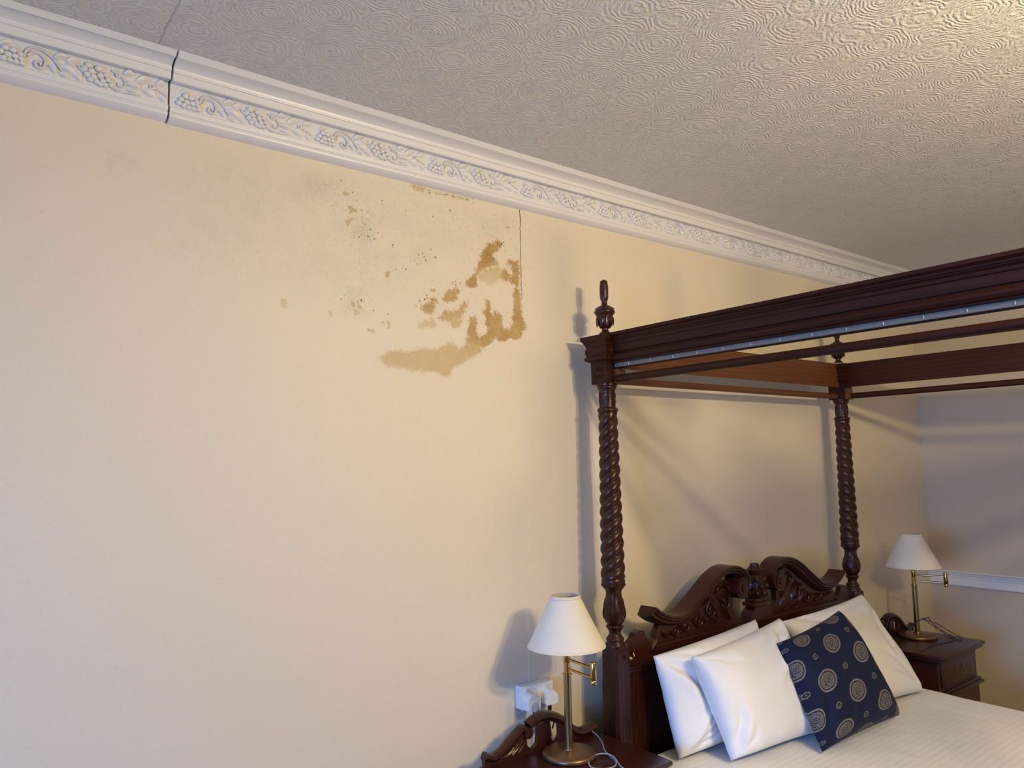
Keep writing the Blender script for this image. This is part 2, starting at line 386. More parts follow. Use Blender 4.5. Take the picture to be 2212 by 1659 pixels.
# water stains on the back wall: (strength, edge softness, outline in wall x,z)
STAINS=[
 (0.85,0.35,[(-.405,2.499),(-.39,2.494),(-.383,2.483),(-.387,2.47),(-.407,2.456),(-.415,2.445),(-.431,2.436),(-.438,2.425),(-.421,2.419),(-.403,2.411),(-.393,2.398),(-.404,2.397),(-.429,2.385),(-.454,2.383),(-.464,2.375),(-.477,2.365),(-.491,2.359),(-.501,2.35),(-.504,2.335),(-.502,2.317),(-.509,2.298),(-.528,2.29),(-.543,2.294),(-.555,2.302),(-.576,2.301),(-.547,2.313),(-.544,2.328),(-.528,2.338),(-.516,2.35),(-.508,2.367),(-.496,2.383),(-.496,2.395),(-.486,2.409),(-.478,2.416),(-.488,2.419),(-.48,2.434),(-.481,2.445),(-.462,2.462),(-.46,2.473),(-.442,2.478),(-.427,2.472),(-.417,2.488)]),
 (0.33,1,[(-.459,2.38),(-.429,2.383),(-.404,2.397),(-.389,2.386),(-.391,2.374),(-.399,2.358),(-.405,2.341),(-.415,2.329),(-.441,2.309),(-.458,2.323),(-.482,2.328),(-.494,2.328),(-.501,2.344),(-.482,2.355),(-.472,2.366)]),
 (0.8,0.4,[(-.352,2.434),(-.339,2.427),(-.328,2.418),(-.318,2.418),(-.312,2.438),(-.298,2.434),(-.3,2.412),(-.305,2.39),(-.298,2.372),(-.298,2.336),(-.302,2.323),(-.323,2.32),(-.315,2.33),(-.333,2.333),(-.343,2.343),(-.379,2.344),(-.4,2.345),(-.399,2.364),(-.391,2.382),(-.363,2.39),(-.363,2.378),(-.348,2.361),(-.332,2.374),(-.337,2.388),(-.342,2.402),(-.362,2.407),(-.371,2.418),(-.357,2.416)]),
 (0.78,0.45,[(-.323,2.32),(-.301,2.322),(-.296,2.289),(-.295,2.247),(-.293,2.206),(-.282,2.192),(-.273,2.176),(-.277,2.163),(-.292,2.151),(-.29,2.137),(-.302,2.125),(-.32,2.113),(-.344,2.118),(-.359,2.118),(-.372,2.105),(-.395,2.103),(-.432,2.108),(-.44,2.103),(-.462,2.081),(-.487,2.067),(-.577,2.072),(-.556,2.088),(-.551,2.11),(-.546,2.124),(-.557,2.129),(-.543,2.144),(-.547,2.163),(-.542,2.18),(-.528,2.183),(-.523,2.2),(-.514,2.183),(-.509,2.163),(-.506,2.124),(-.503,2.106),(-.488,2.119),(-.486,2.133),(-.484,2.116),(-.464,2.121),(-.461,2.14),(-.468,2.175),(-.467,2.194),(-.484,2.204),(-.483,2.214),(-.465,2.22),(-.462,2.229),(-.466,2.246),(-.475,2.253),(-.464,2.269),(-.459,2.257),(-.447,2.249),(-.442,2.235),(-.445,2.22),(-.448,2.208),(-.433,2.201),(-.428,2.192),(-.428,2.21),(-.42,2.217),(-.402,2.219),(-.393,2.199),(-.388,2.179),(-.384,2.151),(-.366,2.151),(-.348,2.163),(-.342,2.18),(-.334,2.189),(-.349,2.2),(-.341,2.213),(-.333,2.214),(-.334,2.243),(-.336,2.284),(-.335,2.303)]),
 (0.5,0.8,[(-.487,2.073),(-.492,2.051),(-.511,2.044),(-.523,2.033),(-.547,2.027),(-.566,2.01),(-.583,2.0),(-.613,1.994),(-.624,1.989),(-.622,1.978),(-.629,1.958),(-.64,1.952),(-.665,1.958),(-.685,1.969),(-.717,1.969),(-.728,1.964),(-.767,1.971),(-.78,1.965),(-.805,1.972),(-.842,1.977),(-.88,1.975),(-.894,1.986),(-.906,1.989),(-.921,2.002),(-.921,2.009),(-.904,2.007),(-.888,2.017),(-.882,2.028),(-.866,2.033),(-.852,2.029),(-.838,2.04),(-.821,2.029),(-.815,2.026),(-.801,2.034),(-.789,2.039),(-.784,2.032),(-.769,2.044),(-.736,2.051),(-.705,2.049),(-.697,2.047),(-.671,2.055),(-.653,2.068),(-.626,2.078),(-.608,2.081),(-.597,2.067),(-.59,2.052),(-.581,2.055),(-.578,2.064),(-.564,2.075),(-.557,2.089)]),
 (0.75,0.4,[(-.689,2.239),(-.678,2.242),(-.676,2.226),(-.671,2.219),(-.682,2.214),(-.7,2.22),(-.702,2.214),(-.693,2.205),(-.692,2.192),(-.696,2.176),(-.705,2.171),(-.713,2.174),(-.731,2.178),(-.75,2.193),(-.746,2.207),(-.731,2.212),(-.717,2.214),(-.709,2.226),(-.7,2.235)]),
 (0.75,0.4,[(-.583,2.295),(-.582,2.279),(-.591,2.258),(-.593,2.24),(-.609,2.23),(-.623,2.232),(-.644,2.222),(-.666,2.223),(-.659,2.232),(-.65,2.241),(-.655,2.246),(-.646,2.259),(-.632,2.271),(-.613,2.277),(-.599,2.286)]),
 (0.66,0.5,[(-.558,2.24),(-.541,2.242),(-.546,2.227),(-.56,2.21),(-.566,2.193),(-.571,2.181),(-.58,2.168),(-.601,2.162),(-.624,2.158),(-.642,2.154),(-.66,2.154),(-.678,2.16),(-.692,2.16),(-.7,2.163),(-.694,2.17),(-.678,2.171),(-.674,2.166),(-.658,2.174),(-.651,2.178),(-.662,2.185),(-.66,2.191),(-.642,2.199),(-.633,2.192),(-.612,2.194),(-.605,2.203),(-.589,2.202),(-.579,2.215),(-.582,2.229)]),
 (0.4,0.9,[(-.573,2.169),(-.573,2.161),(-.588,2.138),(-.611,2.134),(-.622,2.144),(-.624,2.158),(-.601,2.162)]),
 (0.42,0.8,[(-.7,2.161),(-.692,2.155),(-.685,2.146),(-.69,2.126),(-.703,2.125),(-.716,2.131),(-.744,2.117),(-.762,2.116),(-.766,2.126),(-.753,2.139),(-.735,2.148),(-.716,2.154)]),
 (0.62,0.5,[(-.785,2.637),(-.772,2.635),(-.755,2.639),(-.728,2.636),(-.726,2.624),(-.744,2.616),(-.768,2.619),(-.783,2.623),(-.79,2.629)]),
 (0.6,0.5,[(-1.031,2.508),(-1.014,2.51),(-1.006,2.502),(-.991,2.499),(-.994,2.491),(-1.01,2.49),(-1.021,2.482),(-1.018,2.496)]),
 (0.8,0.4,[(-.987,2.498),(-.975,2.507),(-.972,2.499)]),
 (0.45,0.6,[(-1.037,2.456),(-1.023,2.46),(-1.012,2.472),(-1.004,2.469),(-1.003,2.459),(-1.014,2.46),(-1.019,2.454),(-1.025,2.438),(-1.033,2.437)]),
 (0.5,0.5,[(-1.047,2.545),(-1.037,2.554),(-1.029,2.552),(-1.022,2.546),(-1.047,2.539)]),
 (0.4,0.6,[(-1.004,2.537),(-.991,2.536),(-.995,2.53),(-1.002,2.528)]),
 (0.35,0.6,[(-1.019,2.439),(-1.006,2.42),(-.994,2.425),(-.979,2.434),(-.963,2.448),(-.961,2.443),(-.977,2.429),(-.994,2.42),(-1.006,2.413)]),
 (0.6,0.5,[(-.893,2.296),(-.879,2.305),(-.861,2.31),(-.856,2.318),(-.852,2.318),(-.861,2.306),(-.873,2.302),(-.873,2.286),(-.883,2.283),(-.887,2.291)]),
 (0.5,0.5,[(-1.017,2.184),(-1.009,2.185),(-1.001,2.175),(-1.001,2.169),(-1.015,2.17)]),
 (0.55,0.5,[(-.998,2.198),(-.988,2.189),(-.985,2.177),(-.972,2.169),(-.974,2.16),(-.99,2.165),(-.991,2.181)]),
 (0.45,0.5,[(-.99,2.16),(-.985,2.146),(-.994,2.143),(-.992,2.154)]),
 (0.5,0.5,[(-1.003,2.159),(-.999,2.159),(-.997,2.138),(-1.004,2.139)]),
 (0.45,0.6,[(-.883,2.135),(-.871,2.134),(-.87,2.111),(-.883,2.102),(-.876,2.117)]),
 (0.35,0.6,[(-.908,2.127),(-.898,2.132),(-.889,2.127),(-.9,2.119)]),
 (0.38,0.7,[(-.961,2.102),(-.943,2.098),(-.927,2.1),(-.931,2.083),(-.947,2.093),(-.955,2.09)]),
 (0.5,0.5,[(-.718,2.261),(-.685,2.27),(-.69,2.257),(-.701,2.255)]),
 (0.35,0.7,[(-1.095,2.145),(-1.085,2.146),(-1.08,2.119),(-1.089,2.13)]),
 (0.3,0.8,[(-1.252,2.166),(-1.231,2.167),(-1.236,2.137),(-1.249,2.141)]),
]
SPECKS=[(-1.052,2.59),(-1.01,2.558),(-.953,2.502),(-.9,2.551),(-.901,2.54),(-.806,2.534),(-.946,2.441),(-.917,2.435),(-.899,2.424),(-.987,2.408),(-.929,2.411),(-.955,2.416),(-.949,2.415),(-.859,2.4),(-.857,2.393),(-.79,2.351),(-.739,2.391),(-.756,2.383),(-.733,2.378),(-.727,2.368),(-.707,2.414),(-.703,2.41),(-.692,2.385),(-.685,2.385),(-.777,2.358),(-.762,2.35),(-.747,2.353),(-.807,2.324),(-.847,2.316),(-1.049,2.188),(-1.04,2.201),(-.978,2.194),(-.933,2.163),(-.879,2.157),(-.724,2.241),(-.753,2.217),(-.732,2.225),(-.722,2.231),(-.768,2.198),(-.727,2.367),(-.429,2.487),(-.376,2.492),(-.375,2.478),(-.386,2.483),(-.385,2.486),(-.501,2.401),(-.496,2.393),(-.581,2.305),(-.6,2.307),(-.611,2.304),(-.612,2.297),(-.6,2.295),(-.753,2.218),(-.732,2.224),(-.724,2.241),(-.476,2.541),(-.473,2.532),(-.624,2.572),(-.619,2.571),(-.418,2.593),(-.639,2.629),(-.606,2.629),(-.564,2.629),(-.712,2.63),(-.709,2.618),(-.355,2.557),(-.349,2.555),(-.36,2.554),(-.37,2.597),(-.695,2.534),(-.294,2.634)]
STRIP=[(-.72, 2.627), (-.637, 2.631), (-.557, 2.629), (-.513, 2.636)]

# ---------------------------------------------------------------- room
CEIL = 2.8066; XL = -4.2; XR = 3.0230; YF = -6.8; YB = 0.05
def wall_back():
    xc = -0.2935
    xs = np.concatenate([np.linspace(XL, -1.96, 14), np.arange(-1.95, xc-0.0065, 0.003), [xc-0.0035, xc-0.001, xc+0.001, xc+0.0035],
                         np.arange(xc+0.0065, -0.19, 0.003), np.linspace(-0.18, XR, 24)])
    zs = np.concatenate([np.linspace(0, 1.90, 30), np.arange(1.91, 2.690, 0.003), [2.73, CEIL]])
    X, Z = np.meshgrid(xs, zs); nx, nz = len(xs), len(zs); Y = np.full_like(X, YB)
    i0 = int(np.argmin(np.abs(xs-(xc-0.001)))); rng = random.Random(4)
    jit = 0.0; wv = []
    for k in range(nz):
        jit = 0.86*jit + rng.uniform(-0.0010, 0.0010)
        t = min(1, max(0, (zs[k]-2.28)/0.36)); wv.append(t)
        w = 0.00025 + 0.0011*t**0.7*(0.75+0.25*math.sin(zs[k]*90))
        X[k, i0] = xc + jit - w; X[k, i0+1] = xc + jit + w
    Y[:, i0+1:] -= 0.0012
    stain = np.zeros_like(X); num = np.zeros_like(X); den = np.full_like(X, 1e-4); sof = np.zeros_like(X)
    def pip(poly):
        m = np.zeros(X.shape, bool); n = len(poly); j = n-1
        for i in range(n):
            (xi, zi), (xj, zj) = poly[i], poly[j]
            if zi != zj: m ^= ((zi > Z) != (zj > Z)) & (X < (xj-xi)*(Z-zi)/(zj-zi) + xi)
            j = i
        return m.astype(float)
    def blur(m, s):
        r = int(3*s)+1; k = np.exp(-0.5*(np.arange(-r, r+1)/s)**2); k /= k.sum()
        for ax in (0, 1):
            p = np.pad(m, [(r, r) if a_ == ax else (0, 0) for a_ in (0, 1)])
            m = sum(kk*np.take(p, range(q, q+m.shape[ax]), axis=ax) for q, kk in enumerate(k))
        return m
    for inten, soft, poly in STAINS:
        px = [q[0] for q in poly]; pz = [q[1] for q in poly]
        sx = slice(max(0, np.searchsorted(xs, min(px)-0.05)), np.searchsorted(xs, max(px)+0.05)); sz = slice(max(0, np.searchsorted(zs, min(pz)-0.05)), np.searchsorted(zs, max(pz)+0.05))
        XX, ZZ = X, Z
        X, Z = XX[sz, sx], ZZ[sz, sx]; m = pip(poly); X, Z = XX, ZZ
        big = (max(px)-min(px)) > 0.06
        mb = blur(m, (1.7 + 2.0*soft) if big else 0.75 + 0.5*soft); wide = blur(m, 6.0) + 1e-6
        if not big: mb = np.clip(mb*1.25, 0, 1)
        stain[sz, sx] = np.maximum(stain[sz, sx], mb); num[sz, sx] += wide*inten; sof[sz, sx] += wide*soft; den[sz, sx] += wide
    inten = num/den; soft = sof/den
    mould = np.zeros_like(X)
    for x, z, a_, b_, s in ((-1.057,2.5194,0.225,0.092,0.8),(-0.7706,2.5092,0.286,0.113,0.75),(-1.3638,2.4785,0.205,0.102,0.6),(-0.9751,2.3251,0.286,0.123,0.7),(-1.4047,2.3148,0.184,0.092,0.55),(-0.4331,2.5501,0.123,0.061,0.8),(-0.6274,2.6278,0.102,0.012,1.6),(-0.9751,2.4478,0.072,0.072,1.6),(-0.7604,2.3762,0.061,0.041,1.2),(-0.9956,2.1921,0.072,0.051,1.2),(-0.5865,2.5501,0.102,0.051,1.0),(-1.1183,2.5501,0.082,0.051,1.3),(-1.7116,2.4887,0.051,0.041,0.7),(-0.3819,2.5705,0.061,0.041,1.0)):
        mould = np.maximum(mould, s*np.exp(-((X-x)/a_)**2-((Z-z)/b_)**2))
    speck = np.zeros_like(X); rr = random.Random(9)
    for x, z in SPECKS:
        a_ = rr.uniform(.0028, .0050); b_ = rr.uniform(.0028, .0058)
        speck = np.maximum(speck, np.exp(-((X-x)/a_)**2-((Z-z)/b_)**2))
    for (x0, z0), (x1, z1) in zip(STRIP[:-1], STRIP[1:]):
        for k in range(9):
            x = x0+(x1-x0)*rr.random(); z = z0+(z1-z0)*rr.random()+rr.uniform(-.008, .002)
            speck = np.maximum(speck, .75*np.exp(-((X-x)/rr.uniform(.004,.010))**2-((Z-z)/rr.uniform(.003,.005))**2))
    v = np.stack([X, Y, Z], -1).reshape(-1, 3)
    a_ = (np.arange(nz-1)[:, None]*nx + np.arange(nx-1)[None, :])
    keep = np.ones_like(a_, bool)
    keep[:, i0] = np.array([(wv[k] <= 0) for k in range(nz-1)])
    a_ = a_[keep]
    f = np.stack([a_, a_+1, a_+nx+1, a_+nx], -1)
    me = bpy.data.meshes.new('wall_back'); me.from_pydata(v.tolist(), [], f.tolist())
    for nm, arr in (('stain', stain), ('inten', inten), ('soft', soft), ('mould', mould), ('speck', np.clip(speck, 0, 1)), ('crack', speck*0)):
        at = me.attributes.new(nm, 'FLOAT', 'POINT'); at.data.foreach_set('value', arr.astype(np.float32).ravel())
    me.materials.append(M_wall)
    o = bpy.data.objects.new('wall_back', me); C.objects.link(o); struct(o)
    MB().box(xc-0.03, xc+0.03, YB+0.010, YB+0.03, 2.2, CEIL).build('crack_depth', M_gap, o, smooth=False)
    MB().box(XL-0.1, XR+0.1, YB+0.04, YB+0.14, -0.1, CEIL+0.1).build('masonry', M_gap, o, smooth=False)
    return o
wall_back()
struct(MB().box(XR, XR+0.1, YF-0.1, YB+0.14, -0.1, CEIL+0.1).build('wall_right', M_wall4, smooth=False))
struct(MB().box(XL-0.1, XR+0.1, YF-0.1, YF, -0.1, CEIL+0.1).build('wall_front', M_wall3, smooth=False))
WY0, WY1, WZ0, WZ1 = -2.80, -0.95, 0.35, 1.95
mb = MB()
for y0, y1, z0, z1 in ((YF-0.1, WY0, -0.1, CEIL+0.1), (WY1, YB+0.14, -0.1, CEIL+0.1), (WY0, WY1, -0.1, WZ0), (WY0, WY1, WZ1, CEIL+0.1)):
    mb.box(XL-0.1, XL, y0, y1, z0, z1)
struct(mb.build('wall_left', M_wall3, smooth=False))
struct(MB().box(XL-0.1, XR+0.1, YF-0.1, YB+0.14, -0.1, 0.0).build('floor', M_floor, smooth=False))
struct(MB().box(XL-0.1, XR+0.1, YF-0.1, YB+0.14, CEIL, CEIL+0.1).build('ceiling', M_ceiling, smooth=False))
mb = MB()
for y0, y1, z0, z1 in ((WY0, WY0+.06, WZ0, WZ1), (WY1-.06, WY1, WZ0, WZ1), (WY0, WY1, WZ0, WZ0+.06), (WY0, WY1, WZ1-.06, WZ1), ((WY0+WY1)/2-.03, (WY0+WY1)/2+.03, WZ0, WZ1)):
    mb.box(XL-0.08, XL-0.02, y0, y1, z0, z1)
win = struct(mb.build('window_1', M_white, smooth=False))
MB().box(XL-0.1, XL+0.05, WY0-.04, WY1+.04, WZ0-.04, WZ0).build('window_sill', M_white, win, smooth=False)

# cornice: two plaster lengths that meet in an open joint, with a raised vine frieze
CORN = [(0.0,2.638),(-0.0123,2.6411),(-0.0225,2.6447),(-0.0297,2.6513),(-0.0312,2.6564),(-0.0286,2.6616),(-0.0281,2.6636),(-0.0322,2.6651),(-0.0343,2.6779),(-0.0307,2.6805),(-0.0266,2.6815),(-0.0266,2.7516),(-0.0552,2.7459),(-0.0578,2.748),(-0.0588,2.7669),(-0.0588,2.7679),(-0.0639,2.7684),(-0.0649,2.771),(-0.0634,2.7736),(-0.0624,2.7751),(-0.0644,2.7812),(-0.0716,2.7869),(-0.0828,2.7904),(-0.0951,2.792),(-0.1074,2.7925),(-0.1084,2.7935),(-0.1217,2.8066),(0.0,2.8066)]
def cornice(name, x0, x1, dy, dz, n):
    rng = random.Random(int(abs(x0)*100)); m = len(CORN); mb = MB(); v = []
    for i in range(n+1):
        x = x0+(x1-x0)*i/n
        for k, (y, z) in enumerate(CORN):
            w = 0.0012*mnoise.noise((x*1.7, k*0.05, 3.1)) ; top = k >= m-3
            e = 0.004*mnoise.noise((x*2.3, 7.7, 1.0)) if k == m-2 else 0
            v.append((x, YB+min(0.0, y+dy+(w if 0 < k < m-1 else 0)+e) if k not in (0, m-1) else YB, z+(0 if top else dz + w*0.8)))
    f = [(i*m+k, (i+1)*m+k, (i+1)*m+(k+1)%m, i*m+(k+1)%m) for i in range(n) for k in range(m)]
    f += [tuple(range(m)), tuple(n*m+k for k in range(m))[::-1]]
    mb.add(v, f)
    return struct(mb.build(name, M_white, sharp=28))
tr1 = cornice('trim_1', XL, -1.5996, 0.0015, 0.004, 24)
tr2 = cornice('trim_2', -1.5945, XR, -0.001, 0.0, 40)
def motif():
    """meshes of one repeat of the vine frieze, local x 0..0.413, z 0..0.068, y 0 is the frieze ground"""
    ga = MB()
    for x, z, r in ((.017,.016,.0085),(.031,.012,.0085),(.045,.0105,.008),(.058,.0105,.008),(.071,.010,.0078),(.024,.028,.009),(.040,.024,.0095),(.055,.024,.0085),(.069,.0215,.008),(.050,.039,.0095),(.034,.040,.009),(.066,.033,.008)):
        ga.ball((x, -.003, z), r, 2, (1, .95, .9))
    gb = MB()
    for x, z, r in ((.216,.053,.0095),(.207,.040,.009),(.224,.038,.0095),(.240,.050,.010),(.214,.026,.0088),(.230,.024,.0088),(.245,.032,.0090),(.259,.038,.0085),(.222,.014,.008),(.237,.012,.0082),(.251,.019,.0082),(.264,.025,.0080),(.258,.010,.0075),(.271,.013,.0075),(.246,.0085,.007)):
        gb.ball((x, -.003, z), r, 2, (1, .95, .9))
    sc = MB()
    def T(pts, r0, r1=None):
        P = [(x, -.0035, z) for x, z in spline(pts, 6)]; n = len(P)
        sc.tube(P, [r0+((r1 if r1 is not None else r0)-r0)*i/(n-1) for i in range(n)], 6)
    T([(.074,.028),(.078,.048),(.092,.059),(.112,.058),(.135,.045),(.152,.024),(.165,.008)], .0034, .0022)
    T([(.080,.034),(.092,.047),(.108,.046),(.119,.034),(.118,.020)], .0030, .0030)
    T(spiral(.106, .020, .013, .003, 0.2, -2*PI*1.1), .0042, .003)
    T([(.178,.050),(.190,.046),(.198,.036),(.206,.030)], .0025)
    T([(.272,.055),(.286,.050),(.300,.040),(.306,.026),(.298,.016),(.288,.018),(.288,.026)], .0032, .0024)
    T([(.274,.030),(.272,.014),(.284,.004),(.304,.003),(.330,.006)], .0034, .0020)
    T(spiral(.286, .047, .008, .003, 2.5, 2.5-2*PI, 16), .003)
    T([(.372,.038),(.384,.036),(.398,.030),(.410,.024)], .003, .002)
    for c in ((.176,.046),(.372,.040)): T(spiral(c[0], c[1], .0055, .0055, 0, 2*PI, 12), .0024)
    lf = MB()
    for b_, t_, w, h in (((.020,.046),(.052,.060),.007,.006),((.128,.026),(.145,.006),.009,.008),((.150,.010),(.176,.004),.008,.008),((.138,.048),(.172,.062),.010,.008),((.165,.040),(.196,.060),.011,.007),
                         ((.150,.030),(.190,.020),.012,.009),((.180,.018),(.204,.005),.010,.008),((.300,.056),(.330,.062),.011,.008),((.306,.030),(.346,.026),.010,.009),((.306,.014),(.350,.006),.008,.007),
                         ((.330,.040),(.370,.062),.012,.008),((.346,.026),(.384,.012),.013,.009),((.380,.050),(.410,.058),.010,.007),((.388,.016),(.410,.006),.009,.007)):
        lf.leaf(b_, t_, w*1.35, h*1.35, 0.001, bend=.003, lobes=1)
    return ga, gb, sc, lf
PA = motif(); proto = {}
MP = 0.4224
for base, par, ks, dy, dz in ((-1.5893, tr2, range(0, 11), -0.001, 0.0), (-1.6006-MP, tr1, range(0, -2, -1), 0.0015, 0.004)):
    for k in ks:
        for nm, m_ in zip(('grape_cluster', 'grape_cluster', 'vine_scroll', 'vine_leaf'), PA):
            if id(m_) not in proto:
                o = m_.build(nm, M_white, par, sharp=60); proto[id(m_)] = o
            else:
                o = proto[id(m_)].copy(); C.objects.link(o); o.parent = par
            o.location = (base+MP*k, YB-0.0268+dy, 2.6805+dz); o.scale = (1.0228,)*3
            if base+MP*(k+1) > XR: o.scale = (0.96*(XR-base-MP*k)/0.413, 1, 1)
# plain run of the same cornice on the right-hand wall
mb = MB(); m = len(CORN)
mb.add([(XR+y, yy, z) for yy in (YB, YF) for y, z in CORN], [(k, m+k, m+(k+1)%m, (k+1)%m) for k in range(m)])
struct(mb.build('trim_3', M_white, sharp=28))
# dado rail on the right-hand wall
DADO = [(0.0,0.8236),(-0.0102,0.8236),(-0.0133,0.8297),(-0.0133,0.8727),(-0.0184,0.8757),(-0.0184,0.8808),(-0.0143,0.8829),(-0.0143,0.887),(-0.0235,0.8901),(-0.0256,0.8962),(-0.0205,0.9003),(-0.0174,0.9013),(-0.0276,0.9054),(-0.0297,0.9105),(-0.0225,0.9146),(0.0,0.9156)]
mb = MB(); m = len(DADO)
mb.add([(XR+y, yy, z) for yy in (YB, YF) for y, z in DADO], [(k, m+k, m+(k+1)%m, (k+1)%m) for k in range(m)])
struct(mb.build('trim_4', M_white, sharp=25))

# ---------------------------------------------------------------- four-poster bed
BW, YH, YT = 1.76, -0.11, -2.16                # spacing of the posts, head line, foot line
bed = thing('four_poster_bed', (0.88, -1.13, 0), 'dark mahogany four-poster bed with twisted posts and open canopy frame against the cream wall', 'bed')
BO = Vector((0.88, -1.13, 0))
def bp(mb, name, m_, parent=None, **k): return mb.move(lambda p: p-BO).build(name, m_, parent or bed, **k)

def zz(py): return float(np.interp(py, [600, 831, 887, 1254, 1396], [2.368, 1.943, 1.8396, 1.184, 0.943]))
def post_parts(hand):
    tw0, tw1 = zz(1245), zz(893); P = 3*0.0465
    n = 150; prof = []
    for i in range(n+1):
        z = tw0+(tw1-tw0)*i/n; t = i/n
        prof.append((z, 0.0475-0.0100*t))
    def rope(t, z, r):
        e = min(1.0, (z-tw0)/0.02, (tw1-z)/0.02); a_ = abs(math.cos(1.5*(t-hand*2*PI*z/P)))
        return r*(1-(0.235*max(0.25, e))*(1-a_**0.75))
    shaft = MB().lathe(prof, seg=72, fn=rope)
    shaft.v = [p for p in shaft.v]
    vase = MB().lathe([(zz(y), r) for y, r in ((1242,.040),(1246,.041),(1248,.0435),(1251,.0452),(1255,.0452),(1257.5,.043),(1259,.0435),(1263,.0435),(1265.5,.042),(1268,.037),(1273.6,.0304),(1280,.0295),(1288,.031),(1296,.0345),(1306,.0385),(1316,.042),(1325,.0433),(1333,.0415),(1341,.036),(1346,.029),(1348,.0272),(1349.5,.0305),(1352.6,.0338),(1355.5,.0305),(1358,.0272),(1362,.0235),(1368,.0218),(1373,.027),(1377,.0328),(1380,.0348),(1382.5,.0335),(1383.5,.031),(1386,.0325),(1389.5,.0382),(1393,.0398),(1396.5,.0395))][::-1], seg=40)
    beads = MB()
    for k in range(22): beads.ball((.0432*math.cos(2*PI*k/22), .0432*math.sin(2*PI*k/22), zz(1260.5)), .0052, 1)
    for k in range(6):
        t = 2*PI*(k+.35)/6
        for i in range(7):
            zq = zz(1298+i*4.2); rq = float(np.interp(1298+i*4.2, [1296,1306,1316,1325,1333], [.0345,.0385,.042,.0433,.0415]))
            beads.ball((rq*math.cos(t), rq*math.sin(t), zq), .0024, 1)
        for s in (-1, 1):
            pts = []
            for i in range(9):
                y = 1290+i*5.5; rq = float(np.interp(y, [1288,1296,1306,1316,1325,1333,1341], [.031,.0345,.0385,.042,.0433,.0415,.036])); w = .33*math.sin(PI*i/8)
                pts.append((rq*math.cos(t+s*w), rq*math.sin(t+s*w), zz(y)))
            beads.tube(pts, .0022, 5)
    neck = MB().lathe([(zz(y), r) for y, r in ((896,.0335),(893,.034),(891,.038),(888,.041),(884.5,.041),(882,.037),(880.5,.0315),(876,.0315),(846,.0310),(843,.0325),(841,.036),(838,.0385),(836,.037),(834.5,.041),(831,.0415))], seg=36)
    for k in range(6):                              # carved lozenges round the neck
        t0 = 2*PI*(k+.62)/6
        for s in (-1, 1):
            pts = [(.0318*math.cos(t0+s*.34*math.sin(PI*i/8)), .0318*math.sin(t0+s*.34*math.sin(PI*i/8)), zz(876-i*3.4)) for i in range(9)]
            neck.tube(pts, .0018, 5)
        neck.ball((.031*math.cos(t0), .031*math.sin(t0), zz(862)), .006, 1, (.8, .8, 1.9))
        for y in (845.5, 878): neck.ball((.031*math.cos(t0), .031*math.sin(t0), zz(y)), .0022, 1)
    # capital: square block with moulded cornice
    cap = MB().box(-.0425, .0425, -.0425, .0425, 1.943, 2.04)
    sq = [(2.028,.0425),(2.032,.050),(2.036,.0585),(2.042,.0605),(2.048,.060),(2.052,.054),(2.056,.0545),(2.064,.0585),(2.078,.0580),(2.086,.0545),(2.090,.0545),(2.093,.0575),(2.098,.0575),(2.101,.060),(2.108,.064),(2.116,.070),(2.120,.0705),(2.130,.0705)]
    v = []; 
    for z, h in sq: v += [(-h,-h,z),(h,-h,z),(h,h,z),(-h,h,z)]
    k = len(sq); cap.add(v, [(i*4+j, i*4+(j+1)%4, (i+1)*4+(j+1)%4, (i+1)*4+j) for i in range(k-1) for j in range(4)] + [(3,2,1,0), tuple((k-1)*4+j for j in range(4))])
    ros = MB()                                      # carved square with a round boss on two faces
    for fx in (0, 1):
        def put(u, d, z): return (-.0425-d, u, z) if fx == 0 else (u, -.0425-d, z)
        if fx == 1: continue
        for i in range(12):
            a_, b_ = 2*PI*i/12, 2*PI*(i+.5)/12
            ros.tube([put(.008*math.cos(a_), .001, 1.985+.008*math.sin(a_)), put(.026*math.cos(a_), .0012, 1.985+.026*math.sin(a_))], .0016, 5)
        q = [(-.030,-.034),(.030,-.034),(.030,.034),(-.030,.034),(-.030,-.034)]
        ros.tube([put(a_, .0004, 1.985+b_) for a_, b_ in q], .0014, 5)
        ros.ball(put(0, .001, 1.985), .009, 2, (.55, 1, 1))
    fin = MB().lathe([(zz(y), r) for y, r in ((722,.0235),(719.5,.0225),(718,.016),(714,.0125),(710.5,.014),(709.5,.0205),(707,.023),(700,.0295),(691,.0345),(687,.034),(685.5,.0315),(682,.0335),(677,.0405),(674,.0412),(671.5,.039),(669,.0365),(665,.031),(661.5,.022),(659.5,.013),(654,.0108),(650.5,.0115),(647,.0145),(642,.0162),(630,.0168),(621,.0168),(611,.0152),(606,.0145))], seg=32,
        fn=lambda t, z, r: r*(1+.05*math.cos(8*t+z*60) if z > zz(648) else (1+.045*math.cos(9*t) if zz(707) < z < zz(686) else 1)))
    k0 = len(fin.v)-32
    for i in range(32): x, y, z = fin.v[k0+i]; fin.v[k0+i] = (x, y, z + .010*mnoise.noise((x*160, y*160, hand*3.0)))
    orn = MB()
    for k in range(9):
        t = 2*PI*k/9
        orn.leaf((t, zz(707)), (t, zz(686)), .26, .0032, 0.0)
    orn.v = [((.0315+.0035*(z-zz(707))/(zz(686)-zz(707))-y)*math.cos(x), (.0315+.0035*(z-zz(707))/(zz(686)-zz(707))-y)*math.sin(x), z) for x, y, z in orn.v]
    for k in range(14):
        t = 2*PI*k/14; orn.ball((.034*math.cos(t), .034*math.sin(t), zz(668)), .0045, 1)
    return dict(shaft=shaft, vase=vase, beads=beads, neck=neck, cap=cap, ros=ros, fin=fin, orn=orn)
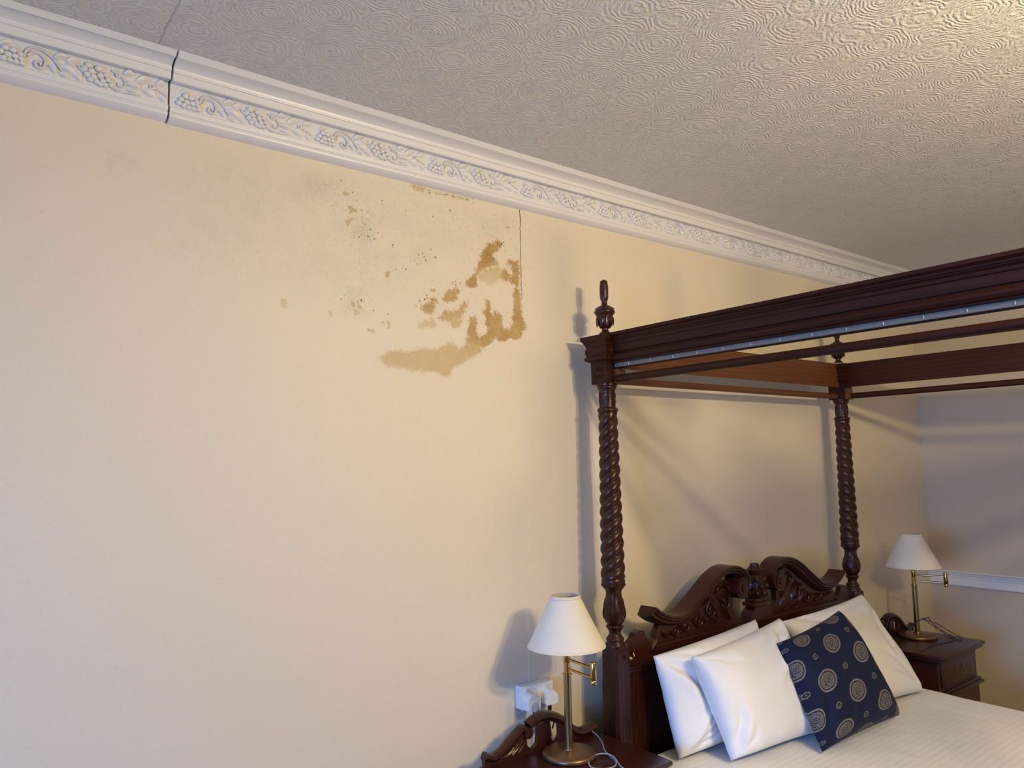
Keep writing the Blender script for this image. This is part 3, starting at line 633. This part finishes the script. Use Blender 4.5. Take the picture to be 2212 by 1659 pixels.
def lower_post():
    mb = MB(); h = .0435
    oc = lambda s, c: [(-s,-s+c),(-s+c,-s),(s-c,-s),(s,-s+c),(s,s-c),(s-c,s),(-s+c,s),(-s,s-c)]
    rows = [(0.0,.036,.012),(.05,.0435,.012),(.70,.0435,.013),(.74,.0440,.012),(.80,.0435,.012),(.84,.042,.012),(.915,.0415,.012),(.935,.0405,.012),(.943,.038,.010)]
    v = []
    for z, s, c in rows: v += [(x, y, z) for x, y in oc(s, c)]
    n = len(rows); mb.add(v, [(i*8+j, i*8+(j+1)%8, (i+1)*8+(j+1)%8, (i+1)*8+j) for i in range(n-1) for j in range(8)] + [tuple(range(8))[::-1], tuple((n-1)*8+j for j in range(8))])
    return mb
def inlay():
    mb = MB()
    for fx in (0, 1):
        put = (lambda u, z: (-.0436, u, z)) if fx == 0 else (lambda u, z: (u, -.0436, z))
        pts = [(-.017, .12), (-.017, .675), (-.011, .690), (0, .694), (.011, .690), (.017, .675), (.017, .12)]
        mb.tube([put(a_, b_) for a_, b_ in pts], .0013, 5)
    return mb
M_inlay = simple('black_inlay', (0.008, 0.004, 0.003), 0.5)
mesh_cache = {}
for px, py, hand in ((0, YH, 1), (BW, YH, -1), (0, YT, 1), (BW, YT, -1)):
    loc = Vector((px, py, 0)) - BO
    def inst(key, mk, name, m_, parent, **k):
        if key not in mesh_cache:
            o = mk().build(name, m_, parent, **k); mesh_cache[key] = o
        else:
            o = mesh_cache[key].copy(); C.objects.link(o); o.parent = parent; o.location = (0, 0, 0)
        return o
    if hand not in mesh_cache: mesh_cache[hand] = post_parts(hand)
    pp = mesh_cache[hand]
    po = inst('lower', lower_post, 'bed_post', M_wood, bed, sharp=20); po.location = loc
    inst(('in',), inlay, 'inlay_line', M_inlay, po)
    inst(('v',), lambda: pp['vase'], 'vase_turning', M_wood, po, sharp=50)
    inst(('b',), lambda: pp['beads'], 'carved_beading', M_wood, po)['kind'] = 'stuff'
    inst(('t', hand), lambda: pp['shaft'], 'twisted_shaft', M_wood, po, sharp=70)
    inst(('n',), lambda: pp['neck'], 'carved_neck', M_wood, po, sharp=50)
    cp = inst(('c',), lambda: pp['cap'], 'capital_block', M_woodr, po, smooth=False)
    rs = inst(('r',), lambda: pp['ros'], 'carved_rosette', M_wood, po)
    if px > 0: rs.scale = (-1, 1, 1)
    inst(('f',), lambda: pp['fin'], 'finial', M_wood, po, sharp=60)
    inst(('o',), lambda: pp['orn'], 'finial_leaves', M_wood, po)

# canopy rails: moulded outside, plain lining inside
RAIL = [(-0.012,2.021),(0.014,2.021),(0.016,2.0267),(0.024,2.0306),(0.029,2.0382),(0.029,2.0459),(0.024,2.0526),(0.017,2.0555),(0.01,2.0564),(0.01,2.0612),(0.016,2.0622),(0.018,2.067),(0.02,2.0899),(0.023,2.0928),(0.026,2.1014),(0.032,2.1072),(0.033,2.1101),(0.036,2.112),(0.037,2.1168),(0.043,2.1216),(0.048,2.1235),(0.048,2.134),(-0.012,2.134)]
def rail(kind):
    m = len(RAIL); v = []
    for s in (0, 1):
        for o, z in RAIL:
            if kind == 'L': v.append((-o, (YH-.045, YT+.045)[s], z))
            if kind == 'R': v.append((BW+o, (YH-.045, YT+.045)[s], z))
            if kind == 'H': v.append(((.045, BW-.045)[s], YH+o, z))
            if kind == 'F': v.append(((.045, BW-.045)[s], YT-o, z))
    mb = MB().add(v, [(k, m+k, m+(k+1)%m, (k+1)%m) for k in range(m)] + [tuple(range(m)), tuple(m+k for k in range(m))[::-1]])
    r = bp(mb, 'canopy_rail', M_woodr, sharp=22)
    b_ = MB()
    if kind == 'L': b_.box(.0122, .018, YT+.046, YH-.046, 2.000, 2.130)
    if kind == 'R': b_.box(BW-.020, BW-.0122, YT+.046, YH-.046, 2.006, 2.130)
    if kind == 'H': b_.box(.046, BW-.046, YH-.020, YH-.0122, 2.006, 2.130)
    if kind == 'F': b_.box(.046, BW-.046, YT+.0122, YT+.020, 2.006, 2.130)
    bp(b_, 'rail_lining', M_wood2 if kind in 'HF' else M_woodr, r, smooth=False)
    return r
rl = rail('L'); rail('R'); rail('H'); rail('F')
track = bp(MB().box(-.004, .010, YT+.05, YH-.048, 2.0045, 2.0208, .002), 'curtain_track', M_track)
for k in range(18):
    y = -.235 - .1075*k
    if y < YT+.08: break
    bp(MB().box(-.0062, -.0042, y-.0010, y+.0010, 2.008, 2.016), 'track_joint', M_white, track, smooth=False)
for x0, y0, x1, y1 in ((0, YH-.05, 0, YT+.05), (BW, YH-.05, BW, YT+.05), (.05, YH, BW-.05, YH), (.05, YT, BW-.05, YT)):
    rod = bp(MB().tube([(x0, y0, 1.9594), (x1, y1, 1.9594)], .0150, 20), 'curtain_rod', M_wood2 if y0 == y1 else M_woodr)
    for x, y in ((x0, y0), (x1, y1)):
        d = (1 if x < .5 else -1, -1 if y > -1 else 1)
        if y0 != y1: bp(MB().box(min(x-.008*d[0], x+.040*d[0]), max(x-.008*d[0], x+.040*d[0]), y-.014 if d[1] < 0 else y-.006, y+.006 if d[1] < 0 else y+.014, 1.943, 1.998, .002), 'rod_bracket', M_wood2, rod)
for x in (0, BW): bp(MB().box(x-.02, x+.02, YT+.04, YH-.04, .24, .40, .004), 'side_rail', M_wood)
bp(MB().box(.04, BW-.04, YT-.02, YT+.02, .24, .46, .004), 'foot_board', M_wood)

# headboard with broken swan-neck pediment
half = [(.040,.30),(.040,.940),(.056,.944),(.080,.960),(.100,.979),(.120,.987),(.146,.982),(.153,.958),(.171,.939),(.192,.933),(.208,.944),(.216,.968),(.235,.990),(.30,.985),(.38,.998),(.47,1.036),(.56,1.092),(.64,1.126),(.695,1.110),(.716,1.060),(.717,1.015),(.717,.985),(.733,.957),(.765,.942),(.81,.936)]
outl = half + [(BW-x, z) for x, z in half[::-1]]
hb = bp(MB().prism(outl, -.125, -.098), 'headboard', M_wood, smooth=False)
NECK = spline([(.166,1.052),(.205,1.027),(.255,1.008),(.315,1.000),(.375,1.010),(.44,1.045),(.51,1.090),(.575,1.130),(.64,1.155),(.70,1.157),(.748,1.137),(.775,1.100),(.772,1.075)], 6)
SECT = [(.021,-.083),(.023,-.160),(.021,-.170),(.013,-.173),(.009,-.166),(.003,-.167),(-.003,-.158),(-.008,-.157),(-.014,-.150),(-.019,-.140),(-.021,-.126),(-.021,-.083)]
rng = random.Random(2)
for s in (0, 1):
    mir = (lambda p: Vector((BW-p.x, p.y, p.z))) if s else (lambda p: p)
    mb = MB().sweep(NECK, SECT)
    vol = [(.0, .046)]
    mb.v += []
    for r_, y0, y1 in ((.046, -.166, -.085), (.034, -.171, -.160), (.016, -.176, -.165)):
        mb.prism(arc(.738, 1.080, r_, 0, 2*PI*27/28, 27), y0, y1)
    mb.tube([(x, -.167, z) for x, z in spiral(.738, 1.080, .042, .010, 1.2, 1.2+2*PI*1.6, 40)], .0035, 6)
    bp(mb.move(mir), 'swan_neck_moulding', M_wood, hb, sharp=40)
    cv = MB()                                       # carved scrolling leaves in the tympanum
    for x, z, r_, a0, tn in ((.655,1.020,.034,2.0,-1.3),(.560,1.005,.038,1.0,1.4),(.470,.975,.028,0.2,-1.3),(.395,.962,.020,2.4,1.3),(.620,1.078,.020,0.0,1.3),(.33,.955,.014,1.0,-1.2)):
        cv.tube([(p[0], -.128, p[1]) for p in spiral(x, z, r_, r_*.25, a0, a0+2*PI*tn, 30)], [.0065-.003*i/30 for i in range(31)], 6)
    for b_, t_, w in (((.24,.962),(.30,.946),.011),((.29,.958),(.36,.945),.012),((.35,.975),(.42,.950),.013),((.42,.985),(.47,.945),.014),((.48,1.010),(.53,.955),.015),((.55,1.045),(.60,.960),.016),((.60,1.06),(.67,.985),.016),((.63,1.03),(.695,.955),.015),((.58,1.07),(.64,1.10),.013),((.50,1.03),(.56,1.065),.013),((.65,1.10),(.69,1.05),.012),((.53,.96),(.60,.945),.011),((.62,.96),(.70,.945),.011)):
        cv.leaf(b_, t_, w, .014, -.124, bend=.01*rng.choice((-1, 1)), lobes=1)
    bp(cv.move(mir), 'carved_scrollwork', M_wood, hb, sharp=60)
    lf = MB().leaf((.185,.905), (.222,.938), .008, .012, -.124, bend=.008)
    bp(lf.move(mir), 'carved_leaf', M_wood2, hb, sharp=60)
    lm = MB().box(.042, .19, -.137, -.124, .852, .862, .003).box(.042, .18, -.133, -.124, .836, .852, .003)
    bp(lm.move(mir), 'panel_moulding', M_wood, hb)
bp(MB().box(.20, BW-.20, -.138, -.124, .905, .922, .004).box(.19, BW-.19, -.133, -.124, .892, .905, .003), 'panel_moulding', M_wood, hb)
cf = MB().prism([(.80,.928),(.805,.955),(.825,.972),(.84,.982),(.92,.982),(.935,.972),(.955,.955),(.96,.928)], -.155, -.100).box(.818, .942, -.165, -.098, .986, 1.004, .004).box(.835, .925, -.158, -.102, 1.004, 1.020, .003)
cf.lathe([(1.018,.030),(1.030,.040),(1.055,.047),(1.085,.048),(1.108,.040),(1.122,.028),(1.130,.034),(1.142,.038),(1.146,.030),(1.160,.019),(1.168,.019),(1.170,.016)], c=(.88, -.13), seg=24, fn=lambda t, z, r: r*(1+.06*math.cos(8*t)))
for k in range(8):
    for zq, rq, w in ((1.04,.044,.35),(1.072,.049,.33),(1.10,.043,.33)):
        t = 2*PI*(k+(.5 if zq == 1.072 else 0))/8; cf.ball((.88+rq*math.cos(t), -.13+rq*math.sin(t), zq), .013, 1, (.8, .8, 1.3))
bp(cf, 'centre_finial', M_wood, hb, sharp=45)
kn = MB().tube([(.020, -.152, .905), (.020, -.162, .905)], .004, 10); kn.ball((.020, -.168, .906), .0085, 2)
for s in (0, 1): kn2 = bp(MB().add(kn.v, kn.f).move((lambda p: Vector((BW-p.x, p.y, p.z))) if s else (lambda p: p)), 'brass_knob', M_brass, hb)
bp(MB().tube([(.064,-.126,.910),(.064,-.140,.912),(.064,-.146,.903),(.064,-.138,.893)], .0032, 8), 'brass_hook', M_brass, hb)

# ---------------------------------------------------------------- bedding
def soft_sheet(nx, ny, fn):
    v = [fn(-1+2*i/nx, -1+2*j/ny) for j in range(ny+1) for i in range(nx+1)]
    return v, [(j*(nx+1)+i, j*(nx+1)+i+1, (j+1)*(nx+1)+i+1, (j+1)*(nx+1)+i) for j in range(ny) for i in range(nx)]
def cushion(BL, BR, TR, TL, thick, pinch, seed, n=56, flat=2.6, power=0.5, wr=0.006, wsc=7.0, uvfn=None):
    """closed cushion between four corner points; front bulges along the normal"""
    BL, BR, TR, TL = (Vector(p) for p in (BL, BR, TR, TL))
    N = ((BR-BL).cross(TL-BL)).normalized(); mb = MB(); uvs = []
    U = ((BR-BL)+(TR-TL)).normalized(); V = ((TL-BL)+(TR-BR)).normalized()
    def P(u, v, side):
        uu = u*(1-pinch*(1-v*v)**1.0*abs(u)**3); vv = v*(1-pinch*(1-u*u)*abs(v)**3)
        s, t = (uu+1)/2, (vv+1)/2
        p = (BL*(1-s)+BR*s)*(1-t) + (TL*(1-s)+TR*s)*t
        e = max(0.0, (1-abs(u)**flat)*(1-abs(v)**flat))**power
        q = Vector((u*1.5+seed, v*1.5, seed*1.7+side))
        w = mnoise.noise(q)*1.0 + 0.25*mnoise.noise(q*2.6)
        for (a0, b0, a1, b1, am, wd) in creases:            # long soft folds running in from the corners
            dx, dy = a1-a0, b1-b0; L2 = dx*dx+dy*dy; s_ = ((u-a0)*dx+(v-b0)*dy)/L2
            if -0.2 < s_ < 1.2:
                d_ = ((u-a0)*dy-(v-b0)*dx)/math.sqrt(L2) + .06*mnoise.noise((s_*2.2, seed, am))
                w += am*math.exp(-(d_/wd)**2)*max(0.0, math.sin(PI*min(1, max(0, (s_+.2)/1.4))))
        return p + N*side*(thick[0 if side > 0 else 1]*e + wr*w*min(1.0, e*1.8))
    g = [(-1+2*i/n) for i in range(n+1)]
    g = [math.copysign(abs(a_)**0.85, a_) for a_ in g]
    idx = {}; cr_ = random.Random(int(seed*10)); creases = []
    for cu, cv in ((-1, 1), (1, 1), (1, -1), (-1, -1)):
        for _ in range(4):
            an = math.atan2(-cv, -cu) + cr_.uniform(-.62, .62); ln = cr_.uniform(.5, 1.3); r0 = cr_.uniform(.05, .25)
            creases.append((cu*.97+r0*math.cos(an), cv*.97+r0*math.sin(an), cu*.97+ln*math.cos(an), cv*.97+ln*math.sin(an), cr_.choice((-1, 1))*cr_.uniform(.5, 1.1), cr_.uniform(.035, .075)))
    for side in (1, -1):
        for j, v_ in enumerate(g):
            for i, u_ in enumerate(g):
                edge = i in (0, n) or j in (0, n)
                if edge and side < 0: idx[(side, i, j)] = idx[(1, i, j)]; continue
                idx[(side, i, j)] = len(mb.v); mb.v.append(tuple(P(u_, v_, side)))
                uvs.append(((u_+1)/2, (v_+1)/2))
    for side in (1, -1):
        for j in range(n):
            for i in range(n):
                q = (idx[(side,i,j)], idx[(side,i+1,j)], idx[(side,i+1,j+1)], idx[(side,i,j+1)])
                mb.f.append(q if side > 0 else q[::-1])
    return mb, uvs
def seam_tube(mb_pts, r): return MB().tube(mb_pts, r, 6)

def bed_top(x, y):
    t = (x-.88)/.83
    return .553 - .010*max(0, -y-.5)/1.5 - .006*t*t + .004*mnoise.noise((x*3, y*3, 5)) + .0022*mnoise.noise((x*16, y*9, 2))
mx, my = 90, 110; x0, x1, y0, y1 = .055, 1.700, -2.09, -.165
mb = MB(); v = []
for j in range(my+1):
    for i in range(mx+1):
        u, w = -1+2*i/mx, -1+2*j/my
        su = math.copysign(1-(1-abs(u))**1.0, u); x = (x0+x1)/2+(x1-x0)/2*su; y = (y0+y1)/2+(y1-y0)/2*w
        ed = max(0, abs(u)-.93)/.07; ef = max(0, abs(w)-.95)/.05
        drop = 1-math.sqrt(max(0, 1-ed*ed)) if ed else 0; drop2 = 1-math.sqrt(max(0, 1-ef*ef)) if ef else 0
        v.append((x, y, bed_top(x, y) - .055*max(drop, drop2)))
nf = [(j*(mx+1)+i, j*(mx+1)+i+1, (j+1)*(mx+1)+i+1, (j+1)*(mx+1)+i) for j in range(my) for i in range(mx)]
rim = [i for i in range(mx+1)] + [j*(mx+1)+mx for j in range(1, my+1)] + [my*(mx+1)+i for i in range(mx-1, -1, -1)] + [j*(mx+1) for j in range(my-1, 0, -1)]
k = len(v); low = []
for a_, i in enumerate(rim): x, y, z = v[i]; low.append((x+.006*math.sin(a_*.7), y, .36))
v += low; m = len(rim)
nf += [(rim[i], k+i, k+(i+1)%m, rim[(i+1)%m]) for i in range(m)] + [tuple(k+i for i in range(m))]
mat_o = MB().add(v, nf).build('mattress', M_sheet, sharp=70)
tag(mat_o, 'mattress made up with a white satin-striped sheet', 'mattress')

PG = 'white pillows leaning on the headboard'
def pillow(*a_, label, cat='pillow', group=PG, m_=None, name='pillow', **k):
    mb, uv = cushion(*a_, **k); o = mb.build(name, m_ or M_linen, sharp=120); tag(o, label, cat, group); return o, uv
pl1, _ = pillow((.110,-.305,.562), (.690,-.315,.562), (.760,-.205,.950), (.100,-.208,.908), thick=(.080,.050), pinch=.03, seed=1.3, wr=.012, flat=3.2, power=.44, label='white pillow against the headboard, mostly hidden behind the front left pillow')
pl2, _ = pillow((.240,-.435,.562), (.775,-.490,.562), (.785,-.305,.966), (.185,-.318,.910), thick=(.085,.045), pinch=.035, seed=4.2, wr=.012, flat=4.0, power=.42, label='white pillow at the front left, beside the dark cushion')
pl3, _ = pillow((1.00,-.470,.562), (1.565,-.515,.562), (1.640,-.215,.950), (.945,-.205,.915), thick=(.070,.060), pinch=.05, seed=7.7, wr=.012, flat=4.0, power=.42, label='white pillow on the far side, behind the navy cushion')
def open_hem(par, P0, P1, r=.005):
    MB().tube(spline([P0, [(a_+b_)/2 for a_, b_ in zip(P0, P1)], P1], 6), r, 6).build('hem', M_linen, par)
nav, nuv = pillow((.555,-.605,.564), (1.150,-.605,.568), (1.072,-.410,.974), (.595,-.410,.911), thick=(.085,.040), pinch=.045, seed=2.1, wr=.006, flat=3.4, power=.42, m_=M_navy, name='cushion', cat='cushion', group=None,
                  label='navy blue cushion with grey round medallions leaning on the white pillows')
me = nav.data; lay = me.uv_layers.new(name='lattice')     # medallions sit on a tilted square lattice
grow = lambda a_: a_ + math.copysign(.25*abs(a_)**8, a_)
for lp in me.loops:
    u_, v_ = (grow(2*t-1) for t in nuv[lp.vertex_index]); du, dv = u_+.077, v_-.588
    lay.data[lp.index].uv = (1.08*du-1.116*dv, -.718*du-1.095*dv)

# ---------------------------------------------------------------- nightstands
def nightstand(loc, label):
    r = thing('nightstand', loc, label, 'nightstand', 'pair of mahogany nightstands beside the bed')
    w = M_wood3
    MB().box(-.260, .260, -.385, 0, .628, .645, .006).box(-.250, .250, -.374, 0, .612, .629, .005).build('table_top', w, r)
    MB().box(-.222, .222, -.345, 0, .462, .613).build('case', w, r, smooth=False)
    dr = MB().box(-.196, .196, -.352, -.340, .482, .600, .003).build('drawer', w, r)
    MB().box(-.186, .186, -.3535, -.3515, .492, .590, .001).build('drawer_panel', w, dr)
    hd = MB()
    for s in (-1, 1):
        hd.prism([(s*.040+a_, .548+b_) for a_, b_ in ((-.012,0),(-.006,.006),(-.008,.014),(0,.018),(.008,.014),(.006,.006),(.012,0),(.006,-.006),(.008,-.013),(0,-.018),(-.008,-.013),(-.006,-.006))], -.356, -.353)
        hd.ball((s*.040, -.359, .548), .005, 1)
    hd.tube(spline([(-.040,-.362,.546),(-.034,-.368,.530),(-.016,-.372,.524),(0,-.372,.527),(.016,-.372,.524),(.034,-.368,.530),(.040,-.362,.546)], 5), .0028, 7)
    hd.build('drawer_handle', M_base, dr)
    MB().box(-.248, .248, -.372, 0, .436, .452, .007).box(-.236, .236, -.360, 0, .450, .464, .004).build('waist_moulding', w, r)
    ap = [(-.236,0),(-.190,0),(-.186,.10),(-.172,.24),(-.140,.315),(-.09,.350),(0,.362),(.09,.350),(.140,.315),(.172,.24),(.186,.10),(.190,0),(.236,0),(.226,.436),(-.226,.436)]
    MB().prism(ap, -.350, -.330).build('arched_front', w, r, smooth=False)
    for s in (-1, 1):
        MB().prism([(s*.236, 0), (s*.226, .437), (s*.206, .437), (s*.214, 0)], -.331, 0).build('side_panel', w, r, smooth=False)
    MB().box(-.216, .216, -.330, 0, .09, .108).build('shelf', w, r, smooth=False)
    MB().box(-.216, .216, -.012, 0, .02, .437).build('back_panel', w, r, smooth=False)
    # raised back gallery: low left scroll, pillar, and a long S sweep over the top
    zt = .645; y0, y1 = -.024, -.006
    X = lambda L: [(x+.014, zt+z+.006) for x, z in L]
    body = X([(-.268,.018),(-.25,.012),(-.228,.006),(-.197,.016),(-.156,.044),(-.125,.066),(-.085,.066),(-.075,.050),(-.089,.041),(-.089,.026),(-.077,.009),(-.06,.005),(-.042,.017),(-.038,.040),(-.037,.068),
              (-.046,.074),(-.010,.090),(.030,.084),(.060,.062)]) 
    # outline goes up the pillar, across the cap and down the right sweep; holes are left between
    base = X([(-.268,-.006),(-.268,.024),(-.250,.014),(-.228,.008),(-.197,.018),(-.156,.046),(-.125,.068),(-.080,.068),(-.073,.052),(-.089,.041),(-.089,.026),(-.077,.009),(-.06,.005),(-.042,.017),(-.038,.040),(-.037,.075),
              (.016,.078),(.015,.060),(.017,.035),(.024,.015),(.036,.006),(.049,.004),(.058,.012),(.062,.030),(.060,.060),(.085,.062),(.110,.040),(.135,.016),(.163,.004),(.205,.006),(.240,.016),(.244,-.006)])
    g = MB().prism(base, y0, y1).build('gallery', w, r, smooth=False)
    prof = [(.010,-.032),(.015,-.022),(.015,-.006),(.010,.0),(-.008,.0),(-.012,-.010),(-.010,-.026),(0,-.034)]
    MB().sweep(spline(X([(-.266,.026),(-.250,.018),(-.228,.013),(-.197,.022),(-.156,.049),(-.117,.074),(-.098,.078)]), 6), prof).prism(arc(-.086+.014, zt+.006+.064, .019, 0, 2*PI*23/24, 23), -.034, 0).build('gallery_scroll', w, g, sharp=45)
    prof2 = [(.012,-.034),(.018,-.022),(.018,-.006),(.012,.0),(-.012,.0),(-.017,-.010),(-.014,-.024),(-.006,-.028),(0,-.036)]
    MB().sweep(spline(X([(-.078,.082),(-.046,.096),(-.010,.099),(.025,.093),(.065,.074),(.100,.046),(.130,.020),(.163,.006),(.200,.006),(.236,.014)]), 6), prof2).build('gallery_sweep', w, g, sharp=45)
    cv = MB()
    for i in range(4):
        cv.tube([(x+.014, y0+.0015, zt+z+.006) for x, z in spline([(-.205+.026*i, .006), (-.170+.022*i, .012+.005*i), (-.145+.019*i, .028+.008*i)], 5)], .0030, 6)
        cv.tube([(x+.014, y0+.0015, zt+z+.006) for x, z in spline([(.150-.018*i, .004), (.110-.012*i, .014+.006*i), (.092-.008*i, .030+.006*i)], 5)], .0030, 6)
    cv.build('gallery_carving', w, g)['kind'] = 'stuff'
    return r
NL, NR = (-.340, -.058, 0), (2.130, -.092, 0)
nightstand(NL, 'dark mahogany nightstand at the left of the bed, under the white wall socket')
nr = nightstand(NR, 'dark mahogany nightstand at the far right of the bed, in the room corner'); nr.scale = (1.012,)*3
ZL_, ZR_ = .645, .645*1.012

# ---------------------------------------------------------------- table lamps
def lamp(loc, rz, label):
    r = thing('table_lamp', loc, label, 'lamp', 'pair of swing-arm bedside lamps', rz)
    MB().lathe([(0,.088),(.003,.0915),(.010,.092),(.016,.089),(.019,.082),(.021,.06),(.0225,.026),(.0235,.018),(.028,.0165)], seg=48).build('lamp_base', M_base, r, sharp=50)
    pole = MB().lathe([(.024,.0132),(.272,.0132)], seg=28).build('pole', M_brass2, r, sharp=50)
    MB().lathe([(.268,.0135),(.269,.0165),(.274,.0165),(.275,.0135)], seg=28).build('collar', M_brass, pole, sharp=50)
    MB().lathe([(.274,.0112),(.310,.0112),(.311,.0095),(.313,.0112),(.352,.0112),(.356,.0085),(.430,.0060)], seg=24).build('stem', M_brass, r, sharp=50)
    ay = -.148
    arm = MB().tube([(0, -.006, .290), (0, ay, .290)], .0046, 14).tube([(0, -.006, .322), (0, ay, .322)], .0046, 14).build('swing_arm', M_brass, r)
    MB().lathe([(.270,.0100),(.2715,.0108),(.283,.0108),(.2838,.0100),(.2846,.0108),(.3385,.0108),(.341,.0095),(.3415,.0)], c=(0, ay), seg=24, caps=False).lathe([(.270,.0),(.270,.0100)], c=(0, ay), seg=24, caps=False).build('arm_joint', M_brass, arm, sharp=50)
    zb, zt, rb, rt = .366, .536, .134, .0495
    sh = MB().lathe([(zb, rb), (zt, rt)], seg=64, caps=False)
    sh.lathe([(zt, rt-.0018), (zb, rb-.0018)], seg=64, caps=False)
    so = sh.build('lamp_shade', M_shade, r, sharp=60)
    ring = lambda z, rr, h, t: MB().lathe([(z-h, rr-t*.9+h*.66), (z-h, rr+t+h*.66), (z+h, rr+t-h*.66), (z+h, rr-t*.9-h*.66), (z-h, rr-t*.9+h*.66)], seg=64, caps=False)
    ring(zb+.0035, rb-.002, .0042, .0016).build('shade_binding', M_shade2, so, sharp=40)
    ring(zt-.0035, rt+.002, .0042, .0016).build('shade_binding', M_shade2, so, sharp=40)
    MB().lathe([(.428,.012),(.450,.013),(.452,.010),(.462,.018),(.480,.024),(.498,.020),(.508,.008),(.510,.0)], seg=20, caps=False).build('light_bulb', M_plastic, r)
    fr = MB()
    for k in range(3):
        t = 2*PI*k/3+.4; fr.tube([(.012*math.cos(t), .012*math.sin(t), .450), (.048*math.cos(t), .048*math.sin(t), .528)], .0012, 5)
    fr.build('shade_frame', M_brass2, so)
    return r
LL = (-.318, -.190, ZL_); LR = (2.215, -.215, ZR_)
lamp(LL, -.10, 'brass swing-arm table lamp with ivory shade on the left nightstand beside the socket')
lr = lamp(LR, .35, 'brass swing-arm table lamp with ivory shade in the far right corner'); lr.scale = (1.035,)*3

# ---------------------------------------------------------------- wall socket, plugs and leads
sk = thing('wall_socket', (-.290, .05, .756), 'white double wall socket on a surface box, above the left nightstand', 'socket')
MB().box(-.0715, .0715, -.036, -.0012, 0, .080, .002).build('back_box', M_plastic, sk)
fp = MB().box(-.073, .073, -.045, -.036, -.001, .081, .003).build('face_plate', M_plastic, sk)
for x in (-.046, .046): MB().box(x-.010, x+.010, -.0475, -.0445, .053, .071, .0012).build('rocker_switch', M_plastic2, fp)
for x in (-.0035, .0055): MB().box(x-.0018, x+.0018, -.0456, -.0446, .022, .035).build('usb_port', M_black, fp, smooth=False)
for x in (-.012, .014): MB().lathe([(-.0458, .0028), (-.0448, .0028)], seg=12).move(lambda p, x=x: Vector((x+p.x, p.z, .044+p.y))).build('fixing_screw', M_plastic2, fp)
p1 = MB().prism([(-.027,0)] + [(-.028,.026)] + arc(0, .026, .028, PI, 0, 14) + [(.028,.026),(.027,0),(.023,-.004),(-.023,-.004)], -.080, -.046)
p1 = tag(p1.move(lambda p: p).build('plug', M_plastic, None, smooth=True, sharp=30), 'white round-topped plug in the left half of the socket', 'plug'); p1.location = (-.335, .05, .761)
MB().prism(arc(0, .010, .016, 0, 2*PI*23/24, 23), -.0825, -.079).build('plug_recess', M_plastic2, p1, sharp=30)
p2 = MB().prism([(-.024,-.002),(-.029,.004),(-.029,.020),(-.025,.030),(-.010,.046),(-.004,.049),(.004,.049),(.010,.046),(.025,.030),(.029,.020),(.029,.004),(.024,-.002)], -.076, -.046)
p2 = tag(p2.build('plug', M_plastic, None, sharp=30), 'white pointed plug in the right half of the socket, with a black cord grip', 'plug'); p2.location = (-.248, .05, .764)
MB().lathe([(-.004,.0075),(-.020,.0070),(-.040,.0045),(-.046,.0030)], seg=14).move(lambda p: p+Vector((0,-.060,0))).build('cord_grip', M_black, p2)
tr = MB().box(-.290, -.272, .039, .0486, .02, .754, .0012).build('cable_trunking', M_plastic); tag(tr, 'narrow white cable trunking running down the wall below the socket', 'trunking')
c1 = MB().tube(spline([(-.330,-.012,.758),(-.325,-.010,.745),(-.309,-.004,.737),(-.284,-.006,.735),(-.262,-.015,.738),(-.244,-.022,.728),(-.240,-.025,.705),(-.255,-.030,.680)], 6), .0028, 8).build('power_cord', M_black); tag(c1, 'black cord hanging from the left plug, behind the nightstand gallery', 'cord')
c2 = MB().tube(spline([(-.248,-.010,.722),(-.247,-.006,.712),(-.248,-.006,.700),(-.256,-.020,.680),(-.262,-.030,.655)], 6), .0026, 8).build('power_cord', M_black); tag(c2, 'black cord dropping from the right plug behind the gallery arch', 'cord')
z = ZL_+.0022
g1 = spline([(-.118,-.060,.668),(-.112,-.085,.655),(-.122,-.130,z),(-.155,-.185,z),(-.192,-.232,z),(-.215,-.280,z),(-.232,-.325,z),(-.262,-.352,z),(-.300,-.350,z),(-.330,-.315,z),(-.310,-.278,z+.006),(-.262,-.262,z+.009),(-.228,-.275,z+.008),(-.224,-.310,z+.006),(-.250,-.365,z),(-.262,-.415,z)], 7)
tag(MB().tube(g1, .0023, 8).build('charging_cable', M_grey), 'grey charging cable looped on the left nightstand beside the lamp base', 'cable')
z = ZR_+.0026
b1 = spline([(2.175,-.150,ZR_+.030),(2.165,-.225,ZR_+.085),(2.289,-.240,ZR_+.098),(2.298,-.242,ZR_+.094),(2.340,-.250,ZR_+.052),(2.365,-.285,ZR_+.012),(2.330,-.335,z),(2.300,-.375,z),(2.285,-.400,z+.002),(2.345,-.385,z+.003),(2.365,-.345,z+.010),(2.372,-.300,ZR_+.030),(2.340,-.265,ZR_+.060),
             (2.229,-.240,ZR_+.100),(2.235,-.241,ZR_+.097),(2.330,-.262,ZR_+.042),(2.352,-.318,ZR_+.012),(2.315,-.362,z),(2.255,-.378,z),(2.165,-.365,z),(2.085,-.348,z),(1.990,-.356,z),(1.915,-.362,z+.001),(1.868,-.368,z-.004)], 7)
tag(MB().tube(b1, .0021, 7).build('charging_cable', M_blue), 'dark blue cable tangled in loops on the right nightstand', 'cable')
